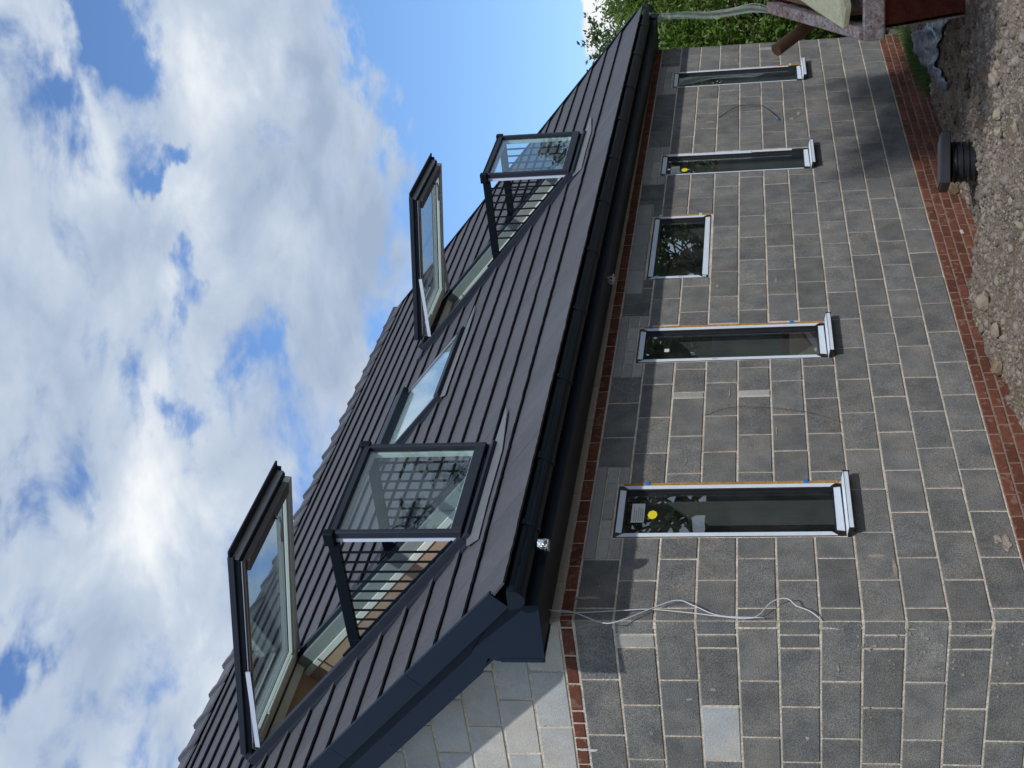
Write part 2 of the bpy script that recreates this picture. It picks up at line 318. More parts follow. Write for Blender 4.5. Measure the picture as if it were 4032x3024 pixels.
def rect_minus(r, h):                                        # rect (x0,x1,z0,z1) minus hole
    x0, x1, z0, z1 = r; a0, a1, b0, b1 = h
    if a0 >= x1 or a1 <= x0 or b0 >= z1 or b1 <= z0: return [r]
    out = []
    if a0 > x0: out.append((x0, a0, z0, z1))
    if a1 < x1: out.append((a1, x1, z0, z1))
    m0, m1 = max(x0, a0), min(x1, a1)
    if b0 > z0: out.append((m0, m1, z0, b0))
    if b1 < z1: out.append((m0, m1, b1, z1))
    return out
def textmesh(txt, size):
    c = bpy.data.curves.new('lettering', 'FONT'); c.body = txt; c.size = size; c.align_x = 'CENTER'; c.align_y = 'CENTER'
    o = bpy.data.objects.new('lettering', c); COL.objects.link(o); bpy.context.view_layer.update()
    me = bpy.data.meshes.new_from_object(o.evaluated_get(bpy.context.evaluated_depsgraph_get())); bpy.data.objects.remove(o); me.name = 'lettering'; me.materials.clear(); return me

# ------------------------------------------------------------------ ground
WX = [-9, 1.5, 1.9, 2.4, 3.0, 3.5, 3.9, 4.5, 5.0, 5.6, 6.2, 7.3, 7.8, 8.4, 9.0, 10.4, 30]
WZ = [-.20, -.22, -.215, -.20, -.165, -.165, -.19, -.32, -.35, -.33, -.31, -.335, -.35, -.345, -.31, -.285, -.28]
_ph = rng.uniform(0, 6.28, (40, 2)); _k = rng.normal(0, 1, (40, 2))
def lump(x, y, f):
    s = 0
    for i in range(14):
        a = _k[i] * f; s = s + np.sin(a[0] * x + a[1] * y + _ph[i, 0])
    return s / 5.3
def ground_z(x, y):
    x = np.asarray(x, float); y = np.asarray(y, float)
    w = np.interp(x, WX, WZ); t = np.clip(-y / 0.9, 0, 1); t = t * t * (3 - 2 * t)
    z = w * (1 - t) + (-0.285) * t
    z = z + 0.26 * np.exp(-(((x - 7.75) / 0.95) ** 2 + ((y + 1.05) / 0.42) ** 2)) + 0.10 * np.exp(-(((x - 6.5) / 0.5) ** 2 + ((y + .75) / 0.3) ** 2))
    z = z + 0.05 * np.exp(-(((x - 3.9) / 0.7) ** 2 + ((y + .95) / 0.5) ** 2))
    near = np.clip((6.5 - np.abs(x - 5)) / 2, 0, 1)
    z = z + near * (0.024 * lump(x, y, 3.0) + 0.021 * lump(x + 9, y, 9.0) + 0.009 * lump(x, y + 5, 24.0))
    return z
def grid(name, xs, ys, m, zf):
    X, Y = np.meshgrid(xs, ys, indexing='ij'); Z = zf(X, Y); nx, ny = X.shape
    v = np.stack([X, Y, Z], -1).reshape(-1, 3); i = np.arange(nx * ny).reshape(nx, ny)
    f = np.stack([i[:-1, :-1], i[1:, :-1], i[1:, 1:], i[:-1, 1:]], -1).reshape(-1, 4)
    me = bpy.data.meshes.new(name); me.from_pydata(v.tolist(), [], f.tolist()); me.polygons.foreach_set('use_smooth', [True] * len(me.polygons)); me.update()
    return link(name, me, m)
xs = np.concatenate([np.linspace(-14, 0.8, 30), np.arange(1.0, 10.6, 0.035), np.linspace(10.8, 24, 28)])
ys = np.concatenate([np.linspace(-14, -3.2, 24), np.arange(-3.0, 0.11, 0.035)])
struct(grid('ground', xs, ys, SOIL, ground_z))
fx = np.array([-400, -60, -20, -14, 24, 40, 100, 400.]); fy = np.array([-400, -60, -20, -14, 0.0, 10, 40, 100, 400.])
struct(grid('terrain', fx, fy, FARGR, lambda x, y: np.where((np.abs(x - 5) < 18) & (y < -1) & (y > -13), -0.9, -0.42) + 0 * x))

def pix(x, y, z):
    P = np.stack([np.asarray(x) - CAM[0], np.asarray(y) - CAM[1], np.asarray(z) - CAM[2]], -1) @ ROT.T
    return 2016 + 5641.27 * P[..., 0] / P[..., 2], 1512 + 5641.27 * P[..., 1] / P[..., 2]
def ground_hit(ix, iy):
    d = ROT.T @ np.array([(ix - 2016) / 5641.27, (iy - 1512) / 5641.27, 1.0]); t = np.arange(7.0, 22.0, .01)
    q = CAM + d * t[:, None]; k = np.argmax(q[:, 2] < ground_z(q[:, 0], q[:, 1])); return q[k]
# crushed stone scattered over the visible ground
def ico():
    bm = bmesh.new(); bmesh.ops.create_icosphere(bm, subdivisions=1, radius=1.0); v = np.array([q.co[:] for q in bm.verts]); f = np.array([[w.index for w in g.verts] for g in bm.faces]); bm.free(); return v, f
IV, IF = ico()
def stones(name, pts, sizes, m, flat=0.7):
    n = len(pts); nv = len(IV)
    sc = sizes[:, None, None] * rng.uniform(0.6, 1.25, (n, 1, 3)) * np.array([1, 1, flat])
    v = IV[None] * sc * rng.uniform(0.55, 1.25, (n, nv, 1))
    a = rng.uniform(0, 6.28, (n, 3)); 
    for ax in range(3):
        c, s_ = np.cos(a[:, ax])[:, None], np.sin(a[:, ax])[:, None]; i, j = [(0, 1), (1, 2), (0, 2)][ax]
        if ax: c, s_ = np.cos(a[:, ax] * .12)[:, None], np.sin(a[:, ax] * .12)[:, None]
        vi, vj = v[..., i].copy(), v[..., j].copy(); v[..., i] = c * vi - s_ * vj; v[..., j] = s_ * vi + c * vj
    v += pts[:, None, :]
    f = IF[None] + (np.arange(n) * nv)[:, None, None]
    me = bpy.data.meshes.new(name); V = v.reshape(-1, 3); F = f.reshape(-1, 3)
    me.vertices.add(len(V)); me.vertices.foreach_set('co', V.ravel()); me.loops.add(F.size); me.loops.foreach_set('vertex_index', F.ravel())
    me.polygons.add(len(F)); me.polygons.foreach_set('loop_start', np.arange(0, F.size, 3)); me.polygons.foreach_set('loop_total', np.full(len(F), 3)); me.update(calc_edges=True)
    return link(name, me, m)
n = 42000
px = rng.uniform(1.2, 9.8, n); py = -np.abs(rng.uniform(0.02, 2.9, n))
mound = np.exp(-(((px - 7.75) / 1.1) ** 2 + ((py + .95) / .55) ** 2))
keep = rng.uniform(0, 1, n) > 0.86 * np.clip(mound * 1.3 + (px > 8.0) * .6, 0, 1)
gx_, gy_ = pix(px, py, ground_z(px, py)); soilz = (gy_ < 560) & (gx_ < 3860 - .12 * gy_)
keep &= ~(soilz & (rng.uniform(0, 1, n) < .80)); px, py = px[keep], py[keep]
sz = np.clip(rng.lognormal(math.log(0.0095), 0.68, len(px)), 0.004, 0.05)
pts = np.stack([px, py, ground_z(px, py) - sz * 0.1], -1)
tag(stones('gravel', pts, sz, GRAVEL), 'grey brown crushed stone covering the ground along the wall', 'gravel', kind='stuff')

# ------------------------------------------------------------------ the house
LEN = 10.55; GA = 0.0538
house = thing('house', (5.2, 3.4, -0.3), 'unfinished grey blockwork house with dark slate roof and open roof windows', 'house')
sG, cG = math.sin(GA), math.cos(GA)
def FW(u, v, n): return (u, -n, v)                           # long wall: u along, v up, n outwards
def FG(u, v, n): return (u * sG - n * cG, u * cG + n * sG, v)   # gable wall
EA = np.array([-.35, -.42, 2.82]); EB = np.array([10.85, -.365, 2.762]); PITCH = R(42.75)
UU = (EB - EA) / np.linalg.norm(EB - EA); VV = np.array([0, math.cos(PITCH), math.sin(PITCH)]); VV = VV - UU * (UU @ VV); VV /= np.linalg.norm(VV); NN = np.cross(UU, VV)
def FR(u, v, n): return tuple(EA + u * UU + v * VV + n * NN)  # roof: u along eaves, v up the slope, n outwards
RM = Matrix(((UU[0], VV[0], NN[0], 0), (UU[1], VV[1], NN[1], 0), (UU[2], VV[2], NN[2], 0), (0, 0, 0, 1)))
def RMat(u, v, n): q = FR(u, v, n); return T(*q) @ RM
ULEN = 11.17; VR = 5.23
def verge(v): return 0.010 + 0.0565 * v
DEPTH = 6.84
WINS = [(0.782, 1.338, 0.938, 2.315), (2.935, 3.468, 0.938, 2.315), (4.322, 5.582, 1.812, 2.315), (6.552, 7.088, 0.915, 2.315), (9.11, 9.652, 0.900, 2.305)]
def wall_core(rect, holes, fr, n0, n1):
    mb = MB(); us = sorted({rect[0], rect[1], *[h[0] for h in holes], *[h[1] for h in holes]}); vs = sorted({rect[2], rect[3], *[h[2] for h in holes], *[h[3] for h in holes]})
    for i in range(len(us) - 1):
        for j in range(len(vs) - 1):
            c = ((us[i] + us[i + 1]) / 2, (vs[j] + vs[j + 1]) / 2)
            if any(h[0] < c[0] < h[1] and h[2] < c[1] < h[3] for h in holes): continue
            mb.fbox(fr, (us[i], vs[j], n1), (us[i + 1], vs[j + 1], n0))
    return mb
REC = -0.006
side = wall_core((0.03, LEN, -0.7, 2.66), WINS, FW, REC, -0.30).build('side_wall', MORTAR, house)
gb = MB(); gy = DEPTH; ridgey = EA[1] + VR * VV[1]; ridgez = EA[2] + VR * VV[2]
gb.prism(FG, [(0.026, -0.7), (gy, -0.7), (gy, 2.9), (ridgey, ridgez - .18), (0.026, 2.98)], -0.30, REC)
gb.box((.0045, .0045, -.7), (.06, .06, 2.66)); gable = gb.build('gable_wall', MORTAR, house)
fg = MB(); fg.prism(lambda u, v, n: (LEN + n, u, v), [(0.31, -0.7), (gy, -0.7), (gy, 2.9), (ridgey, ridgez - .18), (0.31, 2.98)], -0.30, 0.0); fg.build('end_wall', BLOCK, house)
rb = MB(); 
for (x0_, x1_, z0_, z1_) in [(0.4, 1.0, -.7, 2.9), (1.0, 3.6, 2.3, 2.9), (3.6, 4.6, -.7, 2.9), (4.6, 7.2, 2.3, 2.9), (7.2, 8.0, -.7, 2.9), (8.0, 9.8, 2.3, 2.9), (9.8, LEN - .3, -.7, 2.9)]: rb.box((x0_, gy - .3, z0_), (x1_ - .001, gy, z1_))
rb.build('rear_wall', BLOCK, house)

_cache = {}
def block_mesh(w, h, d, kind, ch):
    key = (round(w, 3), round(h, 3), kind, random.randrange(5))
    if key in _cache: return _cache[key]
    j = lambda s: random.uniform(-s, s)
    x, z = w / 2, h / 2; co = [(-x, -z), (x, -z), (x, z), (-x, z)]
    fr = [(a + (ch if a < 0 else -ch) + j(.0015), 0 + j(.0012), b + (ch if b < 0 else -ch) + j(.0015)) for a, b in co]
    md = [(a + j(.0012), ch * 1.2, b + j(.0012)) for a, b in co]; bk = [(a, d, b) for a, b in co]
    fs = [(0, 1, 2, 3)] + [(i, i + 4, (i + 1) % 4 + 4, (i + 1) % 4) for i in range(4)] + [(i + 4, i + 8, (i + 1) % 4 + 8, (i + 1) % 4 + 4) for i in range(4)]
    me = bpy.data.meshes.new(kind); me.from_pydata(fr + md + bk, [], fs); me.update(); _cache[key] = me; return me
def unit(name, rect, fr, parent, m, ch=0.004, proud=0.0, kind=None, yaw=0.0):
    x0, x1, z0, z1 = rect
    if x1 - x0 < 0.022 or z1 - z0 < 0.02: return
    me = block_mesh(x1 - x0, z1 - z0, 0.05, kind or m.name, ch)
    if not me.materials: me.materials.append(m)
    c = fr((x0 + x1) / 2, (z0 + z1) / 2, proud + random.uniform(-.0015, .0015))
    o = link(name, me, m, parent, T(*c) @ Matrix.Rotation(yaw, 4, 'Z') @ Matrix.Rotation(random.uniform(-.002, .002), 4, 'Y'))
    return o
GAP = 0.0066
LINT = []                                                    # zones taken by lintels and the bricks round them
for i, (x0, x1, z0, z1) in enumerate(WINS):
    LINT.append((4.06, 5.86, 2.332, 2.475) if i == 2 else (x0 - .215, x1 + .215, 2.25, 2.475))
slips = [(2.418, 2.486, 2), (2.418, 2.486, 4), (10.29, 10.36, 5)]
for i in range(11):
    zb = 2.475 - .225 * (i + 1); off = 0.115 if i % 2 == 0 else 0.362
    ps = [0.0] + [off + .45 * k for k in range(24) if 0.03 < off + .45 * k < LEN - .06] + [LEN]
    sl_ = [s for s in slips if s[2] == i]
    for s in sl_:
        ps = [q for q in ps if not (s[0] - .1 < q < s[1] + .16)] + [s[0] - GAP, s[1] + GAP]; ps.sort()
    for a, b in zip(ps[:-1], ps[1:]):
        jx = random.uniform(-.002, .002)
        rects = [(a + GAP, b - GAP, zb + GAP + random.uniform(-.0015, .0015), zb + .225 - GAP)]
        for h in [(w[0] - .012, w[1] + .018, w[2] - .012, w[3] + .01) for w in WINS] + LINT:
            rects = [q for r in rects for q in rect_minus(r, h)]
        slip = any(abs(a + GAP - s[0]) < .01 or abs(a - (s[0] - GAP)) < .004 for s in sl_)
        for r in rects:
            if r[1] - r[0] < .05 and not slip and (r[3] - r[2]) > .1 and r[0] > .2: m_ = MORTAR
            unit('block', r, FW, side, BLOCKL if slip else BLOCK, kind='pale_slip' if slip else 'block')
# lintels and packing bricks over each window
for i, (x0, x1, z0, z1) in enumerate(WINS):
    a, b = LINT[i][0], LINT[i][1]
    if i == 2:
        cuts = [a, a + .42, a + .92, a + 1.36, b]
        for k in range(4): unit('lintel', (cuts[k] + .003, cuts[k + 1] - .003, 2.336, 2.470), FW, side, LINTEL, kind='lintel_piece', proud=0.004)
    else:
        unit('lintel', (a + .004, b - .004, 2.402, 2.470), FW, side, LINTEL, kind='lintel_%d' % i, proud=0.003)
        nb = 5; w = (b - a) / nb
        for k in range(nb): unit('brick', (a + w * k + .004, a + w * (k + 1) - .004, 2.328, 2.394), FW, side, BRICKG, kind='pale_brick', proud=0.001)
        unit('brick', (a + .004, x0 - .014, 2.256, 2.320), FW, side, BRICKG, kind='pale_brick_a', proud=0.001); unit('brick', (x1 + .022, b - .004, 2.256, 2.320), FW, side, BRICKG, kind='pale_brick_b', proud=0.001)
# red brick band, closer course, plinth
for k in range(-1, 48):
    a, b = max(0.0, .055 + .225 * k), min(LEN, .055 + .225 * (k + 1))
    unit('brick', (a + GAP, b - GAP, 2.483, 2.549), FW, side, BRICK, kind='red_brick')
for k in range(0, 24):
    a, b = max(0.0, -.1 + .45 * k), min(LEN, -.1 + .45 * (k + 1))
    unit('block', (a + GAP * .7, b - GAP * .7, 2.560, 2.655), FW, side, AIRBLOCK, kind='closer')
MB().fbox(FW, (0.012, -.68, -.02), (LEN - .01, -.003, -.0045)).build('plinth_bedding', MORTARB, side)
for c in range(5):
    zt = -.008 - .075 * c; o_ = 0.06 if c % 2 == 0 else -.05
    for k in range(0, 49):
        a, b = max(0.0, o_ + .225 * (k - 1)), min(LEN, o_ + .225 * k)
        if b - a < .03 or (c == 4 and not 4.2 < a < 9.6): continue
        unit('brick', (a + GAP, b - GAP, zt - .064, zt), FW, side, BRICK, kind='red_brick')
# gable
GJ = [0.0, .056, .271, .493, .71, .809, .933, 1.028, 1.156] + [1.156 + .225 * k for k in range(1, 26)]
for a, b in zip(GJ[:-1], GJ[1:]): unit('brick', (a + GAP, b - GAP, 2.483, 2.549), FG, gable, BRICK, kind='red_brick_g%.2f' % (b - a), yaw=math.pi * 1.5 - GA)
stuff = MB(); stuff2 = MB()
def gable_row(zb, ztop, ps, m, special=None):
    for a, b in zip(ps[:-1], ps[1:]):
        r = (a + GAP, b - GAP, zb + GAP, ztop - GAP)
        lim = lambda u: 2.95 + .9247 * u
        poly = clip([(r[0], r[2]), (r[1], r[2]), (r[1], r[3]), (r[0], r[3])], .9247, -1, 2.95)
        if len(poly) < 3: continue
        if a > 2.4: (stuff2 if m is AIRBLOCK else stuff).prism(FG, poly, -.03, 0.0); continue
        mm = special(a, b) if special else None
        if len(poly) == 4 and poly[0][0] == r[0] and abs(max(q[1] for q in poly) - r[3]) < 1e-6 and r[3] < lim(r[0]):
            unit('block', r, FG, gable, mm or m, kind=(mm or m).name + '_g', yaw=math.pi * 1.5 - GA)
        else: MB().prism(FG, poly, -.03, 0.0).build('block', mm or m, gable)
for i in range(11):
    zb = 2.475 - .225 * (i + 1)
    ps = [0, .455] + [.455 + .45 * k for k in range(1, 15)] if i % 2 == 0 else [0, .105, .205] + [.205 + .45 * k for k in range(1, 15)]
    gable_row(zb, zb + .225, ps, BLOCK, (lambda a, b: BLOCKL if b - a < .11 and .08 < a < .15 else None) if i == 1 else ((lambda a, b: AIRBLOCK if .6 < a < .7 else None) if i == 3 else None))
zj = [2.554, 2.765, 2.975] + [2.975 + .215 * k for k in range(1, 16)]
for i in range(len(zj) - 1):
    o_ = 0.39 if i % 2 == 0 else .17
    gable_row(zj[i], zj[i + 1], [0, o_] + [o_ + .45 * k for k in range(1, 15)], AIRBLOCK)
stuff.build('blockwork', BLOCK, gable)['kind'] = 'stuff'; stuff2.build('pale_blockwork', AIRBLOCK, gable)['kind'] = 'stuff'

# mortar smears and splashes on the blocks
def smear(fr, parent, u, v, w, h, m, name='mortar_smear'):
    k = 14; pts = [(u + w * math.cos(a) * random.uniform(.55, 1.1), v + h * math.sin(a) * random.uniform(.55, 1.1)) for a in np.linspace(0, 2 * math.pi, k, endpoint=False)]
    MB().prism(fr, pts, -.001, .0035).build(name, m, parent)
SMEAR = mat('thin_mortar_smear', (0.30, 0.265, 0.225, 1), .95, .1, var=.25, scale=18, fine=.25, bump=.6)
WSPLASH = mat('white_splash', (0.55, 0.56, 0.58, 1), .9, .1, var=.2, scale=20)
for (u, v, w, h) in [(.70, .06, .085, .03), (.73, .10, .05, .025), (.58, .79, .02, .06), (.46, .695, .09, .012), (.20, 2.42, .012, .10), (3.05, 1.02, .03, .012), (2.45, 1.63, .05, .006), (1.95, 1.32, .06, .006), (1.62, 1.9, .05, .005), (8.05, .98, .05, .02), (7.9, 1.05, .03, .03), (7.95, 1.87, .02, .05), (4.2, 1.28, .05, .008), (4.15, 1.74, .03, .012), (9.95, 1.62, .06, .012), (5.2, .82, .05, .015)]: smear(FW, side, u, v, w, h, SMEAR)
for (u, v, w, h) in [(.60, 1.86, .012, .02), (.35, 1.03, .03, .008), (.52, 1.72, .012, .02), (.9, 1.2, .02, .012)]: smear(FG, gable, u, v, w, h, SMEAR)
smear(FG, gable, 1.03, 2.45, .009, .035, WSPLASH); smear(FG, gable, 1.028, 2.51, .007, .03, WSPLASH)
for _ in range(70):
    u, v = abs(random.gauss(.15, .25)) + .01, random.uniform(.05, .95) ** 1.5
    r_ = random.uniform(.003, .009); smear(FG, gable, u, v, r_ * 1.3, r_, SMEAR, 'splash')
# rooms behind the windows
rm = MB(); rm.box((0.31, 0.31, -.1), (LEN - .31, gy - .31, -.04)); rm.build('room_floor', ROOMFL, house)
rm = MB(); rm.box((0.37, 0.31, 2.46), (LEN - .31, gy - .31, 2.52)); rm.build('ceiling', PLASTER, house)
for (x0, y0, x1, y1) in [(2.25, .31, 2.35, 5.2), (3.9, .31, 4.0, 4.4), (5.95, .31, 6.05, 4.6)]:
    MB().box((x0, y0, -.04), (x1, y1, 2.46)).build('partition', PLASTER, house)

# ------------------------------------------------------------------ windows in the wall
def window(i, x0, x1, z0, z1):
    w = link('window', None, None, house, T((x0 + x1) / 2, 0, z0))
    fw = .048; y0, y1 = 0.004, .075
    for a, b in [((x0 + .002, y0, z0 + .002), (x0 + fw, y1, z1 - .002)), ((x1 - fw, y0, z0 + .002), (x1 - .002, y1, z1 - .002)),
                 ((x0 + fw, y0, z0 + .002), (x1 - fw, y1, z0 + fw)), ((x0 + fw, y0, z1 - fw), (x1 - fw, y1, z1 - .002))]:
        MB().box(a, b).build('frame', FRAME, w, bevel=.004)
    sb = MB()                                                # recessed glazing bead
    g = fw + .010
    for a, b in [((x0 + fw, .016, z0 + fw), (x0 + g, y1, z1 - fw)), ((x1 - g, .016, z0 + fw), (x1 - fw, y1, z1 - fw)), ((x0 + g, .016, z0 + fw), (x1 - g, y1, z0 + g)), ((x0 + g, .016, z1 - g), (x1 - g, y1, z1 - fw))]: sb.box(a, b)
    sb.build('glazing_bead', FRAME, w)
    MB().box((x0 + g - .004, .030, z0 + g - .004), (x1 - g + .004, .034, z1 - g + .004)).build('pane', GLASS, w)
    for a, b in [((x1 - .014, .077, z0 + .002), (x1 - .002, .31, z1 - .002)), ((x0 + .002, .077, z0 + .002), (x0 + .014, .31, z1 - .002)), ((x0 + .015, .077, z1 - .014), (x1 - .015, .31, z1 - .002)), ((x0 + .015, .077, z0 + .002), (x1 - .015, .31, z0 + .014))]:
        MB().box(a, b).build('reveal_board', REVEAL, w)
    # protective tape on the frame faces, mitred
    tw = .034; q = .007; yf = y0 - .003
    def strip(poly, name='protective_tape'): MB().prism(lambda u, v, n: (u, n, v), poly, yf, y0 + .001).build(name, TAPE, w)
    e = .03; t0, t1 = (.045, .03)
    nt, nb_ = z1 - e, z0 + e
    if i in (3, 4): strip([(x0 + q, z0 + .06), (x0 + q, z1 - .045), (x0 + q + .014, z1 - .06), (x0 + q + .014, z0 + .075)])
    else: strip([(x0 + q, nb_ + .02), (x0 + q, nt + .01), (x0 + q + tw, nt - tw), (x0 + q + tw, nb_ + .02 + tw)])
    if i == 3:
        zm = z0 + .62 * (z1 - z0) * .62
        strip([(x1 - q, z0 + .16), (x1 - q, zm), (x1 - q - tw, zm), (x1 - q - tw, z0 + .16)]); strip([(x1 - q + .004, zm + .004), (x1 - q + .006, nt), (x1 - q - tw, nt - tw), (x1 - q - tw - .012, zm + .004)])
    elif i == 4: strip([(x1 - q - .01, z0 + .14), (x1 - q, nt), (x1 - q - tw, nt - tw), (x1 - q - tw, z0 + .14)])
    else: strip([(x1 - q, nb_ + .01), (x1 - q, nt), (x1 - q - tw, nt - tw), (x1 - q - tw, nb_ + .02 + tw * .6)])
    strip([(x0 + .055, z1 - q - .006), (x1 - .055, z1 - q - .006), (x1 - .062, z1 - q - tw - .01), (x0 + .045, z1 - q - tw - .01)])
    strip([(x0 + .05, z0 + q), (x1 - .05, z0 + q + .004), (x1 - .058, z0 + q + tw + .01), (x0 + .06, z0 + q + tw + .012)])
    if i != 2:                                               # sill: folded black profile with tape on its nose
        sp = MB(); s0, s1 = x0 - .012, x1 + (.035 if i < 2 else .05)
        sp.prism(lambda u, v, n: (n, u, v), [(0.004, z0 - .004), (0.004, z0 - .024), (-.052, z0 - .032), (-.052, z0 - .046), (-.060, z0 - .046), (-.060, z0 - .014)], s0, s1)
        sp.build('sill', FRAME, w)
        strip2 = MB().prism(lambda u, v, n: (n, u, v), [(-.0605, z0 - .016), (-.0605, z0 - .040), (-.0632, z0 - .040), (-.0632, z0 - .016)], s0 + .008, s1 - .012)
        strip2.prism(lambda u, v, n: (n, u, v), [(-.010, z0 - .0035), (-.060, z0 - .0125), (-.060, z0 - .0105), (-.010, z0 - .0005)], s0 + .01, s1 - .004); strip2.build('protective_tape', TAPE, w)
        MB().prism(lambda u, v, n: (n, u, v), [(0.02, z0 + .004), (0.02, z0 - .03), (-.061, z0 - .05), (-.063, z0 - .008)], s1 - .001, s1 + .006).build('sill_end_cap', FRAME, w)
    # foam line and plastic packers along the far jamb
    if i in (0, 1, 2, 4):
        fm = MB(); k = 40; zz = np.linspace(z0 + .02, z1 - .03, k); rr = [(x1 + .004, 0.0), (x1 + .015, 0.0)]
        pr = [(x1 + .016 + .004 * math.sin(t * 7 + i) * random.random(), t) for t in zz]
        if i == 4: pr = pr[:9]; zz = zz[:9]
        fm.prism(lambda u, v, n: (u, n, v), [(x1 - .001, zz[0])] + pr + [(x1 - .001, zz[-1])], -.002, .03)
        fm.build('foam_filler', FOAM, w)
    packs = {0: [(.86, BLUEP), (.145, BLUEP)], 1: [(.93, BLUEP), (.165, BLUEP)], 2: [(.86, GREENP), (.16, GREENP)], 4: [(.075, GREENP)]}.get(i, [])
    for t, mm in packs:
        z = z0 + t * (z1 - z0) if i != 2 else z0 + (t) * (z1 - z0)
        MB().box((x1 - .004, -.006, z), (x1 + .032, .03, z + .028)).build('packer', mm, w, bevel=.002)
    if i == 2:
        MB().box((x0 - .004, -.006, z1 - .095), (x0 + .04, .0, z1 - .068)).build('packer', GREENP, w); MB().box((x0 + .004, -.006, z0 + .02), (x0 + .03, .0, z0 + .05)).build('packer', GREENP, w)
    yp = .0285
    if i in (0, 3):
        sx = x0 + .29 if i == 0 else x0 + .19
        st = MB().box((sx - .10, yp, z1 - .175), (sx + .10, yp + .001, z1 - .095)).build('sticker', STICKER, w)
        for k in range(5): MB().box((sx - .085, yp - .0006, z1 - .165 + .013 * k), (sx + random.uniform(.0, .08), yp - .0003, z1 - .162 + .013 * k)).build('print_line', INK, w)
        MB().prism(lambda u, v, n: (sx + (-.02 if i == 0 else .0) + u, n, z1 - .225 + v), [(.046 * math.cos(a), .030 * math.sin(a)) for a in np.linspace(0, 2 * math.pi, 9)[:-1]], yp, yp + .001).build('round_sticker', YELLOW, w)
    if i == 1: MB().box((x0 + .20, yp, z1 - .235), (x0 + .245, yp + .001, z1 - .2)).build('sticker', STICKER, w)
    if i in (1, 2):                                          # pencilled size on the tape
        me = textmesh('1305', .022); me.materials.append(INK)
        if i == 1: link('handwriting', me, INK, w, T(x0 + q + .017, yf - .0008, z0 + .80) @ Matrix.Rotation(R(90), 4, 'X') @ Matrix.Rotation(R(90), 4, 'Z'))
        else: link('handwriting', me, INK, w, T(x0 + q + .017, yf - .0008, z0 + .22) @ Matrix.Rotation(R(90), 4, 'X') @ Matrix.Rotation(R(90), 4, 'Z'))
    return w
for i, wdef in enumerate(WINS): window(i, *wdef)

# ------------------------------------------------------------------ roof
BAL = [(1.05, 2.04, .53, 3.02), (6.94, 7.98, .52, 2.95)]      # balcony windows (u0,u1,v0,v1)
SKY = (4.66, 5.90, 2.03, 2.98)
HOLES = BAL + [SKY]
deck = MB()
us = sorted({0.02, ULEN - .02, *[h[0] for h in HOLES], *[h[1] for h in HOLES]}); vs_ = sorted({0.02, VR, *[h[2] for h in HOLES], *[h[3] for h in HOLES]})
for a, b in zip(us[:-1], us[1:]):
    for c, d in zip(vs_[:-1], vs_[1:]):
        if any(h[0] < (a + b) / 2 < h[1] and h[2] < (c + d) / 2 < h[3] for h in HOLES): continue
        pl = clip([(a, c), (b, c), (b, d), (a, d)], 1, -.0565, -.03)
        if len(pl) > 2: deck.prism(FR, pl, -.10, -.004)
roof = deck.build('roof', UNDER, house)
rr_ = MB(); rzb = ridgez - (gy + .42 - ridgey) * math.tan(PITCH)  # rear slope
rr_.prism(lambda u, v, n: (u, v, n), [(-.3 + .2, ridgey), (10.85, ridgey), (10.85, gy + .42), (0.1, gy + .42)], 0, 0.05)
rr_.v = [(x, y, ridgez - (y - ridgey) * math.tan(PITCH) + z - .05) for x, y, z in rr_.v]; rr_.build('rear_slope', SLATE, house)
EXPO = 0.2885; SW = 0.302
def slate_geo(poly, vt, rough=True):
    """poly in slate-local (du,dv from tail); returns verts/faces with lifted tail and broken edge"""
    top = lambda dv: .034 - .030 * min(max(dv / (EXPO + .07), 0), 1)
    P = []
    for k in range(len(poly)):
        p_, q_ = poly[k], poly[(k + 1) % len(poly)]
        P.append((p_[0], p_[1]))
        if rough and abs(p_[1] - q_[1]) < 1e-6 and min(p_[1], q_[1]) < .001 and abs(p_[0] - q_[0]) > .05:
            m_ = max(2, int(abs(p_[0] - q_[0]) / .04))
            for t in range(1, m_): P.append((p_[0] + (q_[0] - p_[0]) * t / m_ + random.uniform(-.008, .008), random.uniform(-.005, .0045)))
    k = len(P); lift = random.uniform(-.001, .0015); tilt = random.uniform(-.004, .004)
    vs = [(x, y, top(y) + lift + tilt * x * (1 - y / .36)) for x, y in P] + [(x, y + .003, top(y) + lift - .013 + tilt * x * (1 - y / .36)) for x, y in P]
    fs = [tuple(range(k))] + [(i, i + k, (i + 1) % k + k, (i + 1) % k) for i in range(k)]
    return vs, fs
def mesh_of(vs, fs, name):
    me = bpy.data.meshes.new(name); me.from_pydata(vs, [], fs); me.materials.append(SLATE); me.update(); return me
cells = []
nrow = int(math.ceil(VR / EXPO))
